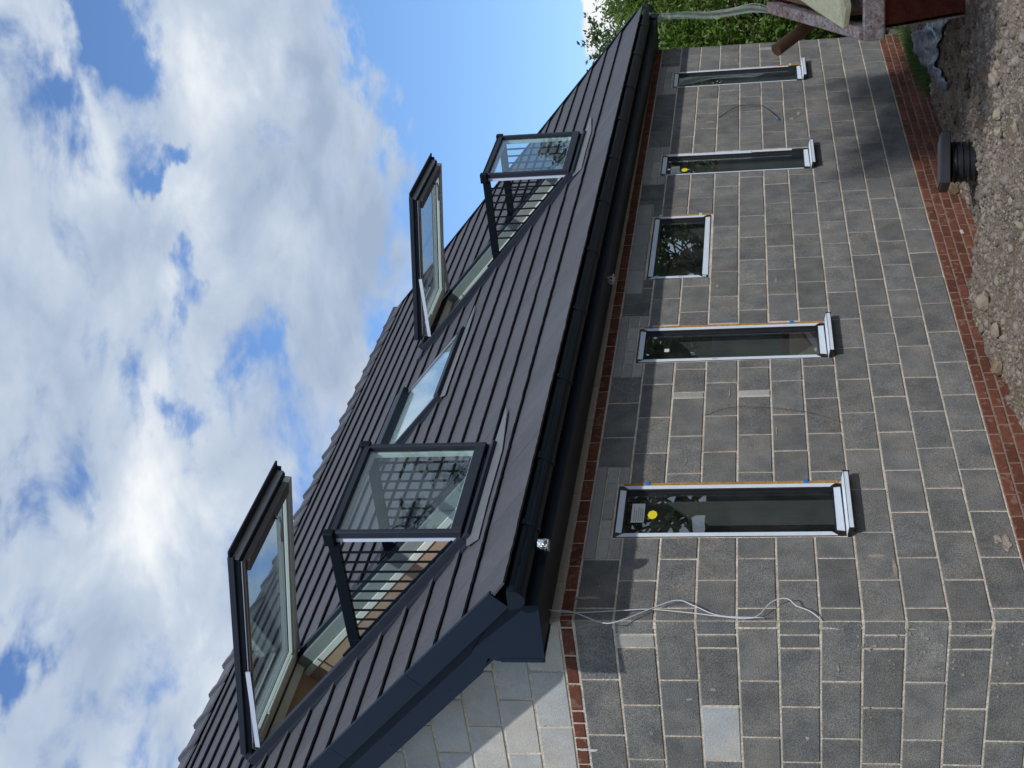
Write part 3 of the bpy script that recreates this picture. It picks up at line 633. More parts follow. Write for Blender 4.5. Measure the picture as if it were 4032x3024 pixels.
for r in range(nrow):
    vt = r * EXPO - .012 - (.112 if r == 0 else 0); exr = EXPO + (.112 if r == 0 else 0); off = (.5 * SW if r % 2 else 0) + random.uniform(-.012, .012)
    for c in range(-1, int(ULEN / SW) + 2):
        u0 = c * SW + off; g = .0007
        vtop = min(vt + exr + .07, VR - .01)
        rects = [(u0 + g, u0 + SW - g, vt, vtop)]
        for h in HOLES: rects = [q for R_ in rects for q in rect_minus(R_, (h[0] - .055, h[1] + .055, h[2] - .09, h[3] + .10))]
        for R_ in rects:
            pl = [(R_[0], R_[2]), (R_[1], R_[2]), (R_[1], R_[3]), (R_[0], R_[3])]
            pl = clip(pl, 1, -.0565, -.012); pl = clip(pl, -1, -0.01, ULEN - .012) if len(pl) > 2 else pl
            if len(pl) < 3: continue
            us_ = [q[0] for q in pl]
            if max(us_) - min(us_) < .02 or max(q[1] for q in pl) - min(q[1] for q in pl) < .03: continue
            full = abs(max(us_) - min(us_) - (SW - 2 * g)) < 1e-6 and len(pl) == 4 and abs(R_[2] - vt) < 1e-9 and abs(R_[3] - (vt + EXPO + .07)) < 1e-9 and len(rects) == 1
            P0 = np.array(FR((min(us_) + max(us_)) / 2, vt + EXPO / 2, 0)); dv = ROT @ (P0 - CAM)
            ix = .5 + dv[0] / dv[2] * 5641.27 / 4032; iy = .5 + dv[1] / dv[2] * 5641.27 / 3024
            vis = -.02 < ix < 1.02 and -.02 < iy < 1.02
            cells.append((np.linalg.norm(P0 - CAM) / max(.2, (max(us_) - min(us_)) / SW) ** .5 + (0 if vis else 50), pl, vt, full, u0))
cells.sort(key=lambda q: q[0])
variants = []
for k in range(14):
    vs, fs = slate_geo([(-SW / 2 + .0007, 0), (SW / 2 - .0007, 0), (SW / 2 - .0007, EXPO + .07), (-SW / 2 + .0007, EXPO + .07)], 0); variants.append(mesh_of(vs, fs, 'slate'))
rest = MB()
for k, (d, pl, vt, full, u0) in enumerate(cells):
    uc = u0 + SW / 2
    if k < 298:
        if full: link('slate', random.choice(variants), None, roof, RMat(uc, vt, 0))
        else:
            vs, fs = slate_geo([(q[0] - uc, q[1] - vt) for q in pl], vt); link('slate', mesh_of(vs, fs, 'slate'), None, roof, RMat(uc, vt, 0))
    else:
        vs, fs = slate_geo([(q[0] - uc, q[1] - vt) for q in pl], vt); rest.add([FR(x + uc, y + vt, z) for x, y, z in vs], fs)
o = rest.build('slating', SLATE, roof); o['kind'] = 'stuff'
# ridge tiles: angled tiles with a raised union at each joint
rp_ = np.array(FR(0, VR, 0)); tanp = math.tan(PITCH)
for k in range(28):
    u0, u1 = .31 + .4 * (k - 0), .31 + .4 * (k + 1)
    if u1 > ULEN + .02: break
    wing = .17; c0 = np.array(FR(u0, VR, 0)); c1 = np.array(FR(u1, VR, 0)); mb = MB(); jz = random.uniform(-.004, .004)
    def sect(c, up, w, th):
        z = c[2] + up; y = c[1] + .0; dz = w * tanp * .92
        return [(c[0], y - w, z - dz), (c[0], y - .02, z), (c[0], y + .02, z), (c[0], y + w, z - dz), (c[0], y + w, z - dz - th), (c[0], y, z - th * 1.2), (c[0], y - w, z - dz - th)]
    up0, up1 = .062 + jz, .048 + jz
    s0, s1 = sect(c0, up0, wing, .016), sect(c1, up1, wing, .016); m_ = len(s0)
    mb.add(s0 + s1, [tuple(range(m_)), tuple(range(2 * m_ - 1, m_ - 1, -1))] + [(i, (i + 1) % m_, (i + 1) % m_ + m_, i + m_) for i in range(m_)])
    t = mb.build('ridge_tile', RIDGE, roof)
    un = MB(); ca = np.array(FR(u0 - .045, VR, 0)); cb = np.array(FR(u0 + .05, VR, 0)); s0, s1 = sect(ca, up0 + .026, wing + .012, .034), sect(cb, up0 + .014, wing + .012, .034)
    un.add(s0 + s1, [tuple(range(m_)), tuple(range(2 * m_ - 1, m_ - 1, -1))] + [(i, (i + 1) % m_, (i + 1) % m_ + m_, i + m_) for i in range(m_)]); un.build('ridge_union', RIDGE, roof)
# verges: dry verge trim in lengths, bargeboard, soffit under the verge
def FV(side):                                                # verge frame: u outwards from the verge line, v up the slope, n
    if side == 0: return lambda u, v, n: FR(verge(v) - u, v, n)
    return lambda u, v, n: FR(ULEN - .01 * v + u, v, n)
for side_ in (0, 1):
    fr = FV(side_); vb = [-.02, .80, 1.62, 2.44, 3.26, 4.08, 4.9, VR + .02]
    for a, b in zip(vb[:-1], vb[1:]):
        mb = MB(); mb.fbox(fr, (-.018, a, .036), (.012, b - .003, .046)); mb.fbox(fr, (.0, a, -.082), (.012, b - .003, .0355)); mb.build('verge_trim', UPVC, house)
    pl = [(.0 if side_ else .0, 0)]
    MB().prism(lambda u, v, n: fr(n, u, v), [(.26, -.08), (VR, -.08), (VR, -.275), (.50, -.275), (.26, -.18)], -.052, -.030).build('bargeboard', UPVC, house)
    MB().prism(lambda u, v, n: fr(n, u, v), [(.30, -.255), (VR, -.255), (VR, -.272), (.30, -.272)], -.345 if side_ == 0 else -.30, -.053).build('verge_soffit', SOFFIT, house)
    for v in np.arange(.75, 5, .62):
        for nn in ((-.13, -.22)[int(v * 7) % 2],): MB().tube([fr(-.031, v, nn), fr(-.0275, v, nn)], .008, 8).build('screw_cap', UPVC, house)
# eaves: fascia, soffit, box ends, gutter
def eave(x): t = (x - EA[0]) / (EB[0] - EA[0]); return (EA[1] + (EB[1] - EA[1]) * t - EA[1], EA[2] + (EB[2] - EA[2]) * t - EA[2])
def FE(u, v, n): dy, dz = eave(u); return (u, v + dy, n + dz)
XA, XB = -.302, 10.80
mb = MB(); mb.fbox(FE, (XA + .012, -.345, 2.607), (XB, -.325, 2.80)); mb.build('fascia', UPVC, house)
for a, b in [(XA + .012, 2.4), (2.404, 5.1), (5.104, 7.8), (7.804, XB)]:
    mb = MB(); mb.fbox(FE, (a, -.324, 2.607), (b, -.004, 2.617)); mb.build('soffit', SOFFIT, house)
mb = MB(); mb.prism(lambda u, v, n: FE(n, u, v), [(-.347, 2.6), (.035, 2.6), (.035, 2.86), (-.02, 3.0), (-.347, 2.80)], XA, XA + .011); mb.build('eaves_box_end', UPVC, house)
mb = MB(); mb.box((XA - .004, .016, 2.602), (XA + .34 - .045, .04, 2.84)); mb.box((XA - .004, -.348, 2.598), (XA + .012, .040, 2.606)); mb.build('box_trim', UPVC, house)
mb = MB(); mb.prism(lambda u, v, n: FE(n, u, v), [(-.347, 2.6), (.3, 2.6), (.3, 2.86), (-.02, 3.0), (-.347, 2.80)], XB, XB + .011); mb.build('eaves_box_end', UPVC, house)
gx = [-.36, 1.9, 4.15, 6.6, 9.0, 10.98]
def gsec(rad, th):
    out = [(-.43 + rad * math.cos(a), 2.738 + rad * 1.38 * math.sin(a)) for a in np.linspace(math.pi, 2 * math.pi, 13)]
    inn = [(-.43 + (rad - th) * math.cos(a), 2.738 + (rad - th) * 1.38 * math.sin(a)) for a in np.linspace(2 * math.pi, math.pi, 13)]
    return out + inn
for a, b in zip(gx[:-1], gx[1:]):
    sec = gsec(.060, .004); mb = MB(); k = len(sec)
    mb.add([FE(a, *q) for q in sec] + [FE(b - .002, *q) for q in sec], [(i, (i + 1) % k, (i + 1) % k + k, i + k) for i in range(k)] + [tuple(range(k)), tuple(range(2 * k - 1, k - 1, -1))])
    mb.build('gutter', GUTTER, house, smooth=False)
for x in (-.36, 10.975):
    cap = [(-.43 + .062 * math.cos(a), 2.738 + .087 * math.sin(a)) for a in np.linspace(math.pi, 2 * math.pi, 13)] + [(-.368, 2.746), (-.492, 2.746)]
    MB().prism(lambda u, v, n: FE(n, u, v), cap, x - .006, x + .028).build('gutter_end_cap', GUTTER, house)
for x in (.24, .92, 1.9, 2.9, 3.9, 4.9, 5.9, 6.9, 7.9, 9.0, 10.1):
    sec = gsec(.0635, .004); mb = MB(); k = len(sec); wdt = .045 if int(x * 10) % 3 else .07
    mb.add([FE(x, *q) for q in sec] + [FE(x + wdt, *q) for q in sec], [(i, (i + 1) % k, (i + 1) % k + k, i + k) for i in range(k)] + [tuple(range(k)), tuple(range(2 * k - 1, k - 1, -1))]); mb.fbox(FE, (x, -.498, 2.730), (x + wdt, -.486, 2.746)); mb.fbox(FE, (x, -.376, 2.69), (x + wdt, -.3445, 2.75))
    mb.build('gutter_bracket', GUTTER, house)
MB().tube([FE(10.62, -.43, 2.66), FE(10.62, -.43, 2.56)], .036, 14).build('gutter_outlet', GUTTER, house)

# ------------------------------------------------------------------ balcony roof windows
def wbox(mb, a, b): mb.box((min(a[0], b[0]), min(a[1], b[1]), min(a[2], b[2])), (max(a[0], b[0]), max(a[1], b[1]), max(a[2], b[2]))); return mb
def balcony(k, u0, u1, v0, v1, O, nb):
    base = FR((u0 + u1) / 2, v0, 0); w = link('balcony_window', None, None, house, T(*base))
    ft = .085
    # outer frame (dark cladding) and pale inner frame
    for nm, a, b in [('jamb_cladding', (u0 - .035, v0 - .02, -.03), (u0 + .022, v1 + .06, ft)), ('jamb_cladding', (u1 - .022, v0 - .02, -.03), (u1 + .035, v1 + .06, ft)),
                     ('head_cladding', (u0 + .022, v1 + .0, -.03), (u1 - .022, v1 + .11, ft + .03)), ('sill_cladding', (u0 - .035, v0 - .075, -.01), (u1 + .035, v0 - .021, ft - .015))]:
        MB().fbox(FR, a, b).build(nm, CLAD, w, bevel=.004)
    for nm, a, b in [('jamb', (u0 + .023, v0 + .01, -.035), (u0 + .060, v1 - .002, ft - .03)), ('jamb', (u1 - .060, v0 + .01, -.035), (u1 - .023, v1 - .002, ft - .03)), ('inner_jamb', (u1 - .075, v0 + .01, -.085), (u1 - .045, v1 - .002, -.036)), ('head', (u0 + .060, v1 - .05, -.02), (u1 - .060, v1 - .004, ft - .04)), ('threshold', (u0 + .075, v0 + .01, -.11), (u1 - .075, v0 + .06, ft - .03))]:
        MB().fbox(FR, a, b).build(nm, JAMBG if nm == 'jamb' else WHITE, w, bevel=.003)
    for a, b in [((u0 + .050, v0, -.55), (u0 + .064, v1 + .05, -.036)), ((u1 - .064, v0, -.55), (u1 - .050, v1 + .05, -.086)), ((u0 + .0645, v1 - .003, -.55), (u1 - .0645, v1 + .014, -.021)), ((u0 + .0645, v0, -.55), (u1 - .0645, v0 + .014, -.111))]:
        MB().fbox(FR, a, b).build('lining', LINING, w)
    MB().fbox(FR, (u0 + .065, v0 + .015, -.72), (u1 - .065, v1 - .001, -.56)).build('loft_board', LINING, w)
    # side and apron flashing
    for s, uu in ((-1, u0 - .036), (1, u1 + .036)): MB().fbox(FR, (uu - (.052 if s < 0 else 0), v0 - .09, .004), (uu + (.052 if s > 0 else 0), v1 + .1, .030)).build('side_flashing', CLAD, w)
    MB().prism(FR, [(u0 - .20, v0 - .20), (u0 + .25, v0 - .185), (u1 - .2, v0 - .19), (u1 + .36, v0 - .10), (u1 + .52, v0 - .055), (u1 + .04, v0 - .03), (u0 - .04, v0 - .03), (u0 - .13, v0 - .06)], .036, .040).build('apron_flashing', LEAD, w)
    MB().fbox(FR, (u0 - .075, v1 + .111, .02), (u1 + .075, v1 + .20, .045)).build('head_flashing', CLAD, w)
    # lower sash, standing upright as a balustrade
    p0 = np.array(FR(u0, v0 + .02, ft)); p1 = np.array(FR(u1, v0 + .02, ft)); x0, x1 = p0[0] - .012, p1[0] + .012; y = p0[1] + .0; zb = min(p0[2], p1[2]) - .03; zt = zb + .83
    st = .038
    for a, b in [((x0, y - .05, zb), (x0 + st, y - .004, zt)), ((x1 - st, y - .05, zb), (x1, y - .004, zt)), ((x0 + st, y - .05, zb), (x1 - st, y - .004, zb + .07)), ((x0 + st, y - .05, zt - .04), (x1 - st, y - .004, zt))]:
        MB().box(a, b).build('lower_sash_rail', CLAD, w, bevel=.004)
    for a, b, m_ in [((x0 + .012, y - .003, zb + .02), (x0 + st + .012, y + .032, zt - .012), FILM), ((x1 - st - .012, y - .003, zb + .02), (x1 - .012, y + .032, zt - .012), WHITE), ((x0 + st + .012, y - .003, zb + .02), (x1 - st - .012, y + .032, zb + .09), WHITE), ((x0 + st + .012, y - .003, zt - .062), (x1 - st - .012, y + .032, zt - .012), WHITE)]:
        MB().box(a, b).build('lower_sash_lining', m_, w, bevel=.003)
    MB().box((x0 + st - .004, y - .03, zb + .066), (x1 - st + .004, y - .022, zt - .036)).build('lower_pane', GLASSR, w)
    MB().box((x0 - .02, y - .045, zt + .001), (x1 + .02, y + .012, zt + .022)).build('top_rail', BLACKM, w, bevel=.003)
    for xs_ in (x0, x1):
        MB().box((xs_ - .03, y - .06, zt - .035), (xs_ + .03, y + .035, zt + .034)).build('corner_cap', BLACKM, w, bevel=.006)
        yb = y + .80
        MB().box((xs_ - .015, y + .03, zt - .058), (xs_ + .015, yb, zt + .016)).build('handrail', BLACKM, w, bevel=.003)
        MB().box((xs_ - .016, yb - .02, zt - .066), (xs_ + .018, yb + .055, zt + .012)).build('hinge_bracket', BLACKM, w, bevel=.003)
        un = u0 if xs_ == x0 else u1
        for j in range(nb):
            v = v0 + .155 + .1025 * j; q = np.array(FR(un, v, ft)); 
            q2 = (xs_, q[1], zt - .05)
            if q2[2] - q[2] < .03: continue
            MB().tube([(xs_, q[1], q[2] + .002), q2], .0085, 6).build('baluster', BLACKM, w)
            c = MB(); c.box((xs_ - .012, q[1] - .012, q[2] - .008), (xs_ + .012, q[1] + .012, q[2] + .014)); c.build('baluster_foot', BLACKM, w)
        MB().fbox(FR, (un - .010, v0 + .06, ft + .001), (un + .010, v0 + 1.30, ft + .014)).build('slide_rail', BLACKM, w)
    # upper sash, pushed out from its top hinge
    H = np.array(FR(0, v1 - .02, ft + .02)); d = np.array([0, O[0] - H[1], O[1] - H[2]]); Ls = np.linalg.norm(d); d /= Ls; nrm = np.cross(np.array([1., 0, 0]), d)   # nrm points down/inwards or up
    if nrm[2] > 0: nrm = -nrm
    def FS(u, v, n): q = np.array([FR(u, v1 - .02, ft + .02)[0], H[1] + UU[1] * (u - u0), H[2] + UU[2] * (u - u0)]) + d * v + nrm * n; return tuple(q)
    a0, a1 = u0 - .012, u1 + .012
    def sb(nm, m_, p_, q_): return MB().fbox(FS, p_, q_).build(nm, m_, w, bevel=.003)
    # exterior cladding (upper side) and pale room-side rails
    for p_, q_ in [((a0, -.03, -.045), (a0 + .045, Ls, .012)), ((a1 - .07, -.03, -.045), (a1, Ls, .012)), ((a0 + .045, Ls - .09, -.045), (a1 - .07, Ls, .012)), ((a0 + .045, -.03, -.045), (a1 - .07, .07, .012))]: sb('upper_sash_cladding', CLAD, p_, q_)
    MB().fbox(FS, (a0 - .022, .0, -.075), (a1 + .022, Ls + .085, -.058)).build('sash_cover', CLAD, w) if False else None
    sb('drip_edge', CLAD, (a0 - .02, Ls + .001, -.060), (a1 + .02, Ls + .075, -.046)); sb('end_plate', ALU, (a0 + .0, Ls + .001, -.045), (a1, Ls + .012, .004))
    sb('side_cover', CLAD, (a0 - .026, -.02, -.062), (a0 - .001, Ls + .03, -.02)); sb('side_cover', CLAD, (a1 + .001, -.02, -.062), (a1 + .026, Ls + .03, -.02))
    for p_, q_, m_ in [((a0 + .014, .0, .013), (a0 + .042, Ls - .02, .040), CLADB), ((a1 - .085, .0, .013), (a1 - .014, Ls - .02, .062), WHITE), ((a0 + .0425, Ls - .105, .013), (a1 - .085, Ls - .02, .062), CLADB), ((a0 + .0425, .0, .013), (a1 - .085, .10, .062), WHITE)]: sb('upper_sash_rail', m_, p_, q_)
    sb('seal', STEEL, (a0 + .004, .02, .0135), (a0 + .012, Ls - .01, .024)); 
    for j, (p_, q_) in enumerate([((a0 + .0425, .1005, .020), (a1 - .0855, .1175, .046)), ((a1 - .103, .118, .020), (a1 - .085, Ls - .105, .046)), ((a0 + .0425, .118, .020), (a0 + .052, Ls - .105, .040))]): sb('glazing_bead', WHITE, p_, q_)
    MB().fbox(FS, (a0 + .04, .095, -.004), (a1 - .08, Ls - .1, .006)).build('upper_pane', GLASSR, w)
    MB().tube([FS((a0 + a1) / 2 + .06, Ls - .06, .063), FS((a0 + a1) / 2 + .06, Ls - .06, .10), FS((a0 + a1) / 2 + .055, Ls - .09, .108), FS((a0 + a1) / 2 + .05, Ls - .24, .112)], .011, 8).build('handle', STEEL, w, smooth=True)
    MB().tube([FS((a0 + a1) / 2 - .30, .17, .075), FS((a0 + a1) / 2 + .30, .17, .075)], .009, 8).build('ventilation_bar', WHITE, w)
    # stay arms at the sides near the hinge
    for s, uu in ((0, a0 - .004), (1, a1 + .004)):
        q0 = np.array(FR(uu + (.0 if s else .0), v1 - .10, ft + .01)); q1 = np.array(FS(uu, Ls * .44, .02)); 
        mid = q0 * .5 + q1 * .5; wv = np.array([.006, 0, 0]); ax = (q1 - q0) / np.linalg.norm(q1 - q0); pv = np.cross(ax, np.array([1., 0, 0])); 
        mb = MB(); hw = .016
        mb.add([q0 - wv - pv * hw, q0 + wv - pv * hw, q0 + wv + pv * hw, q0 - wv + pv * hw, q1 - wv - pv * hw, q1 + wv - pv * hw, q1 + wv + pv * hw, q1 - wv + pv * hw], [(0, 3, 2, 1), (4, 5, 6, 7), (0, 1, 5, 4), (1, 2, 6, 5), (2, 3, 7, 6), (3, 0, 4, 7)]); mb.build('sash_arm', FILM, w)
    return w
balcony(0, *BAL[0], (0.088, 4.672), 9)
balcony(1, *BAL[1], (0.130, 4.715), 8)
# plain roof window
u0, u1, v0, v1 = SKY
w = link('roof_window', None, None, house, T(*FR((u0 + u1) / 2, v0, 0)))
for nm, a, b in [('frame', (u0 - .03, v0 - .05, -.03), (u0 + .012, v1 + .02, .070)), ('frame', (u1 - .012, v0 - .05, -.03), (u1 + .03, v1 + .02, .070)), ('frame', (u0 + .012, v0 - .05, -.03), (u1 - .012, v0 + .02, .078)), ('top_cover', (u0 - .035, v1 - .07, -.03), (u1 + .035, v1 + .075, .125))]:
    MB().fbox(FR, a, b).build(nm, CLAD, w, bevel=.005)
MB().fbox(FR, (u0 + .010, v0 + .018, .056), (u1 - .010, v1 - .065, .062)).build('pane', GLASSR, w)
MB().fbox(FR, (u0 + .012, v0 + .020, .036), (u1 - .012, v1 - .069, .044)).build('pale_panel', mat('pale_panel_grey', (.62, .66, .70, 1), .8, var=.05), w)  # flat pale panel close under the pane, fills the glass with one tone
for p_, q_ in [((u0 + .014, v0 + .022, .0625), (u1 - .014, v0 + .036, .069)), ((u1 - .030, v0 + .037, .0625), (u1 - .014, v1 - .075, .069))]: MB().fbox(FR, p_, q_).build('glazing_bead', STEEL, w)
for s, uu in ((-1, u0 - .031), (1, u1 + .031)): MB().fbox(FR, (uu - (.052 if s < 0 else 0), v0 - .08, .004), (uu + (.052 if s > 0 else 0), v1 + .09, .030)).build('side_flashing', CLAD, w)
MB().prism(FR, [(u0 - .16, v0 - .17), (u0 + .3, v0 - .155), (u1 - .2, v0 - .16), (u1 + .30, v0 - .12), (u1 + .44, v0 - .09), (u1 + .05, v0 - .055), (u0 - .05, v0 - .055)], .036, .040).build('apron_flashing', LEAD, w)
MB().fbox(FR, (u0 - .08, v1 + .076, .02), (u1 + .08, v1 + .15, .045)).build('head_flashing', CLAD, w)

# ------------------------------------------------------------------ small things on the house
def curve_pts(ctrl, n=40):
    P = [np.array(q, float) for q in ctrl]; P = [2 * P[0] - P[1]] + P + [2 * P[-1] - P[-2]]; out = []
    for i in range(1, len(P) - 2):
        for t in np.linspace(0, 1, max(3, n // (len(P) - 3)), endpoint=False):
            a, b, c, d = P[i - 1:i + 3]; out.append(.5 * ((2 * b) + (-a + c) * t + (2 * a - 5 * b + 4 * c - d) * t * t + (-a + 3 * b - 3 * c + d) * t ** 3))
    return out + [P[-2]]
def cable(name, ctrl, rad, m, label): return tag(MB().tube(curve_pts(ctrl), rad, 7).build(name, m, None, smooth=True), label, 'cable')
cable('cable', [(.02, -.06, 2.61), (.04, -.03, 2.48), (-.055, -.03, 2.30), (-.04, -.04, 2.19), (.07, -.03, 2.04), (.13, -.04, 1.90), (.09, -.03, 1.80), (.02, -.02, 1.66), (-.01, -.03, 1.42)], .0033, CABLEW, 'white cable bowing away from the house corner under the eaves')
cable('cable', [(.03, -.05, 2.61), (.045, -.02, 2.48), (.06, -.025, 2.19), (.075, -.02, 2.04), (.04, -.02, 1.80), (.015, -.02, 1.66), (-.005, -.025, 1.48), (.10, -.05, 1.385), (.12, -.06, 1.30), (.08, -.04, 1.25), (.05, -.03, 1.18), (-.004, -.006, 1.115)], .0033, CABLEW, 'straighter white cable ending in a loop at the block corner')
cable('cable', [(8.05, .0, 1.79), (8.18, -.02, 1.69), (8.30, -.03, 1.58), (8.31, -.03, 1.46), (8.26, -.03, 1.34), (8.10, -.025, 1.26), (7.97, -.02, 1.21), (7.90, -.02, 1.195)], .0032, CABLEB, 'black cable loop hanging from the wall between the two far slim windows')
tag(MB().tube([(7.92, -.02, 1.205), (7.86, -.02, 1.185)], .008, 8).build('cable_end', BLUEP), 'small blue sleeve on the end of the black wall cable', 'cable end')
cable('cable', [(2.17, .0, 1.79), (2.21, -.025, 1.66), (2.22, -.03, 1.55), (2.19, -.03, 1.31), (2.12, -.025, 1.07), (2.02, -.01, .89)], .0016, CABLEB, 'thin dark wire hanging down the blocks between the two nearest windows')
fz = FE(.14, -.42, 2.60)
tag(MB().tube([FE(.13, -.425, 2.585), FE(.13, -.425, 2.61), FE(.13, -.425, 2.645)], [.037, .039, .037], 18).build('foil_wrapped_pipe', FOIL), 'silver foil wrapped pipe stub below the gutter near the house corner', 'pipe')
ff = MB(); ff.tube(curve_pts([FE(3.95, -.2, 2.606), FE(3.93, -.18, 2.575), FE(4.0, -.2, 2.56), FE(3.98, -.22, 2.605)], 16), .007, 6); ff.tube(curve_pts([FE(3.93, -.24, 2.606), FE(3.9, -.22, 2.568), FE(3.96, -.25, 2.56)], 12), .006, 6)
tag(ff.build('wire_tail', CABLEW), 'short pale wire tails poking out of the dark soffit above the square window', 'cable')

# ------------------------------------------------------------------ chamber, skip and debris
def ray_on(ix, iy, ax, val):
    d = ROT.T @ np.array([(ix - 2016) / 5641.27, (iy - 1512) / 5641.27, 1.0]); return CAM + d * (val - CAM[ax]) / d[ax]
_h = ground_hit(3846, 620); cx, cy = _h[0] + .14, _h[1] + .085; lz = ray_on(3748, 615, 0, cx - .14)[2]
print('chamber', cx, cy, lz, _h)
ch = thing('inspection_chamber', (cx, cy, -.40), 'black plastic drain inspection chamber riser with square lid beside the wall', 'drain chamber')
rr = .165
mb = MB(); mb.tube([(cx, cy, -.60), (cx, cy, lz - .01)], rr - .008, 32); mb.build('riser', CHAMB, ch, smooth=False)
for z in [lz - .04 - .046 * k for k in range(5)]:
    mb = MB(); mb.tube([(cx, cy, z - .006), (cx, cy, z), (cx, cy, z + .006)], [rr - .004, rr + .006, rr - .004], 32); mb.build('rib', CHAMB, ch)
Q = T(cx, cy, lz) @ Matrix.Rotation(R(4), 4, 'Y') @ Matrix.Rotation(R(33), 4, 'Z')
def chl(u, v, n): return tuple(Q @ Vector((u, v, n)))
hs = .205
MB().fbox(chl, (-hs, -hs, 0), (hs, hs, .072)).build('lid_frame', CHAMB, ch, bevel=.006)
MB().fbox(chl, (-hs + .02, -hs + .02, .0725), (hs - .02, hs - .02, .080)).build('lid', CHAML, ch, bevel=.003)
mb = MB(); a0 = math.atan2(CAM[1] - cy, CAM[0] - cx) + .42
for k in range(4): pass
pa = [a0 - .07, a0 + .07]
mb.add([(cx + (rr - .0075) * math.cos(a), cy + (rr - .0075) * math.sin(a), z) for z in (lz - .265, lz - .225) for a in pa], [(0, 1, 3, 2)]); mb.build('sticker', STICKER, ch)
mb = MB(); 
for zz in (lz - .258, lz - .248, lz - .237): mb.add([(cx + (rr - .0071) * math.cos(a), cy + (rr - .0071) * math.sin(a), z) for z in (zz, zz + .005) for a in (a0 - .045, a0 + .045)], [(0, 1, 3, 2)])
mb.build('sticker_print', INK, ch)

sk = thing('skip', (6.6, -2.35, -.30), 'rusty red steel muck skip with dusty lip and sloping side beyond the mound', 'skip')
KX, KY, KZ = 5.19, -1.58, .55
ld = np.array([.12, -.993, 0]); bd = np.array([.993, .12, 0])    # along the lip, backwards
def FK(u, v, n): q = np.array([KX, KY, KZ]) + ld * u + bd * v; return (q[0], q[1], KZ + n)
MB().fbox(FK, (0, 0, -.165), (1.55, .11, 0)).build('lip', CRUST, sk, bevel=.012)
slope = .42
def FKs(u, v, n): return FK(u, v, n + slope * v)
MB().fbox(FKs, (0, .05, -.11), (.10, 1.75, .0)).build('side_rim', CRUST, sk, bevel=.01)
MB().fbox(FKs, (1.45, .05, -.11), (1.55, 1.75, .0)).build('side_rim', CRUST, sk, bevel=.01)
def side_plate(u):
    mb = MB(); pr = [(.10, -.05), (1.72, slope * 1.72 - .06), (1.72, -.30), (1.5, -.85), (.52, -.85), (.12, -.16)]
    return mb.prism(lambda v, n, u_: FK(u_, v, n), pr, u, u + .016)
side_plate(.055).build('side_plate', CRUST, sk); side_plate(1.48).build('side_plate', CRUST, sk)
mb = MB(); mb.prism(lambda v, n, u_: FK(u_, v, n), [(.06, -.166), (.10, -.166), (.56, -.90), (.50, -.90)], .105, 1.445); mb.build('front_plate', RUST, sk)
for u in (.32, .95): mb = MB(); mb.prism(lambda v, n, u_: FK(u_, v, n), [(.045, -.20), (.059, -.20), (.499, -.89), (.47, -.89)], u, u + .05); mb.build('stiffener', RUST, sk)
MB().prism(lambda v, n, u_: FK(u_, v, n), [(.5, -.87), (1.5, -.87), (1.5, -.90), (.5, -.90)], .07, 1.48).build('floor_plate', RUST, sk)
MB().prism(lambda v, n, u_: FK(u_, v, n), [(1.5, -.86), (1.72, -.30), (1.72, .66), (1.75, .66), (1.75, -.3), (1.53, -.88)], .072, 1.478).build('back_plate', RUST, sk)
rub = MB(); xs2 = np.linspace(.075, 1.47, 22); vs2 = np.linspace(.12, 1.70, 30); 
vv = [FK(u, v, -.16 + .20 * v + .05 * math.sin(7 * u + 3 * v) + random.uniform(-.02, .02) - .02) for u in xs2 for v in vs2]
ff_ = [(i * 30 + j, (i + 1) * 30 + j, (i + 1) * 30 + j + 1, i * 30 + j + 1) for i in range(21) for j in range(29)]
rub.add(vv, ff_); tag(rub.build('rubble', mat('pale_rubble', (.36, .32, .29, 1), .95, .05, var=.3, scale=9, bump=1, bump_scale=30, fine=.3, fine_scale=40)), 'dusty pale rubble filling the rusty red skip', 'rubble', kind='stuff')
# boards in the skip
yf = MB(); yf.add([FK(.06 + .035, .25, .10), FK(.10 + .035, .98, .29), FK(.28, 1.0, .47), FK(.75, .62, .52), FK(.62, .15, .16), FK(.25, .20, .08)], [(0, 1, 2, 3, 4, 5)])
a = np.array(yf.v); nv = np.cross(a[1] - a[0], a[3] - a[0]); nv /= np.linalg.norm(nv); k = len(a); yf.v = [tuple(q) for q in a] + [tuple(q - nv * .05) for q in a]
yf.f = [tuple(range(k)), tuple(range(2 * k - 1, k - 1, -1))] + [(i, i + k, (i + 1) % k + k, (i + 1) % k) for i in range(k)]
tag(yf.build('insulation_board', YFOAM), 'broken yellow foam insulation board lying in the red skip', 'insulation')
bb = MB(); bb.fbox(lambda u, v, n: FK(.13 + u, .5 + v, .0 + n + .42 * v), (0, 0, -.10), (.03, 1.15, .12)); bb.fbox(lambda u, v, n: FK(.17 + u, .75 + v, .3 + n + .3 * v), (0, 0, 0), (1.2, .85, .03))
tag(bb.build('board', BROWNB), 'brown board standing inside the skip behind the yellow foam', 'board')
e1 = ray_on(3056, 198, 1, -1.2); e2 = ray_on(3330, -10, 1, -1.45)
tag(MB().tube([e1, e2], .056, 20, cap=True).build('drain_pipe', PIPEB, None, smooth=False), 'brown plastic drain pipe leaning up behind the skip towards the wall', 'pipe')

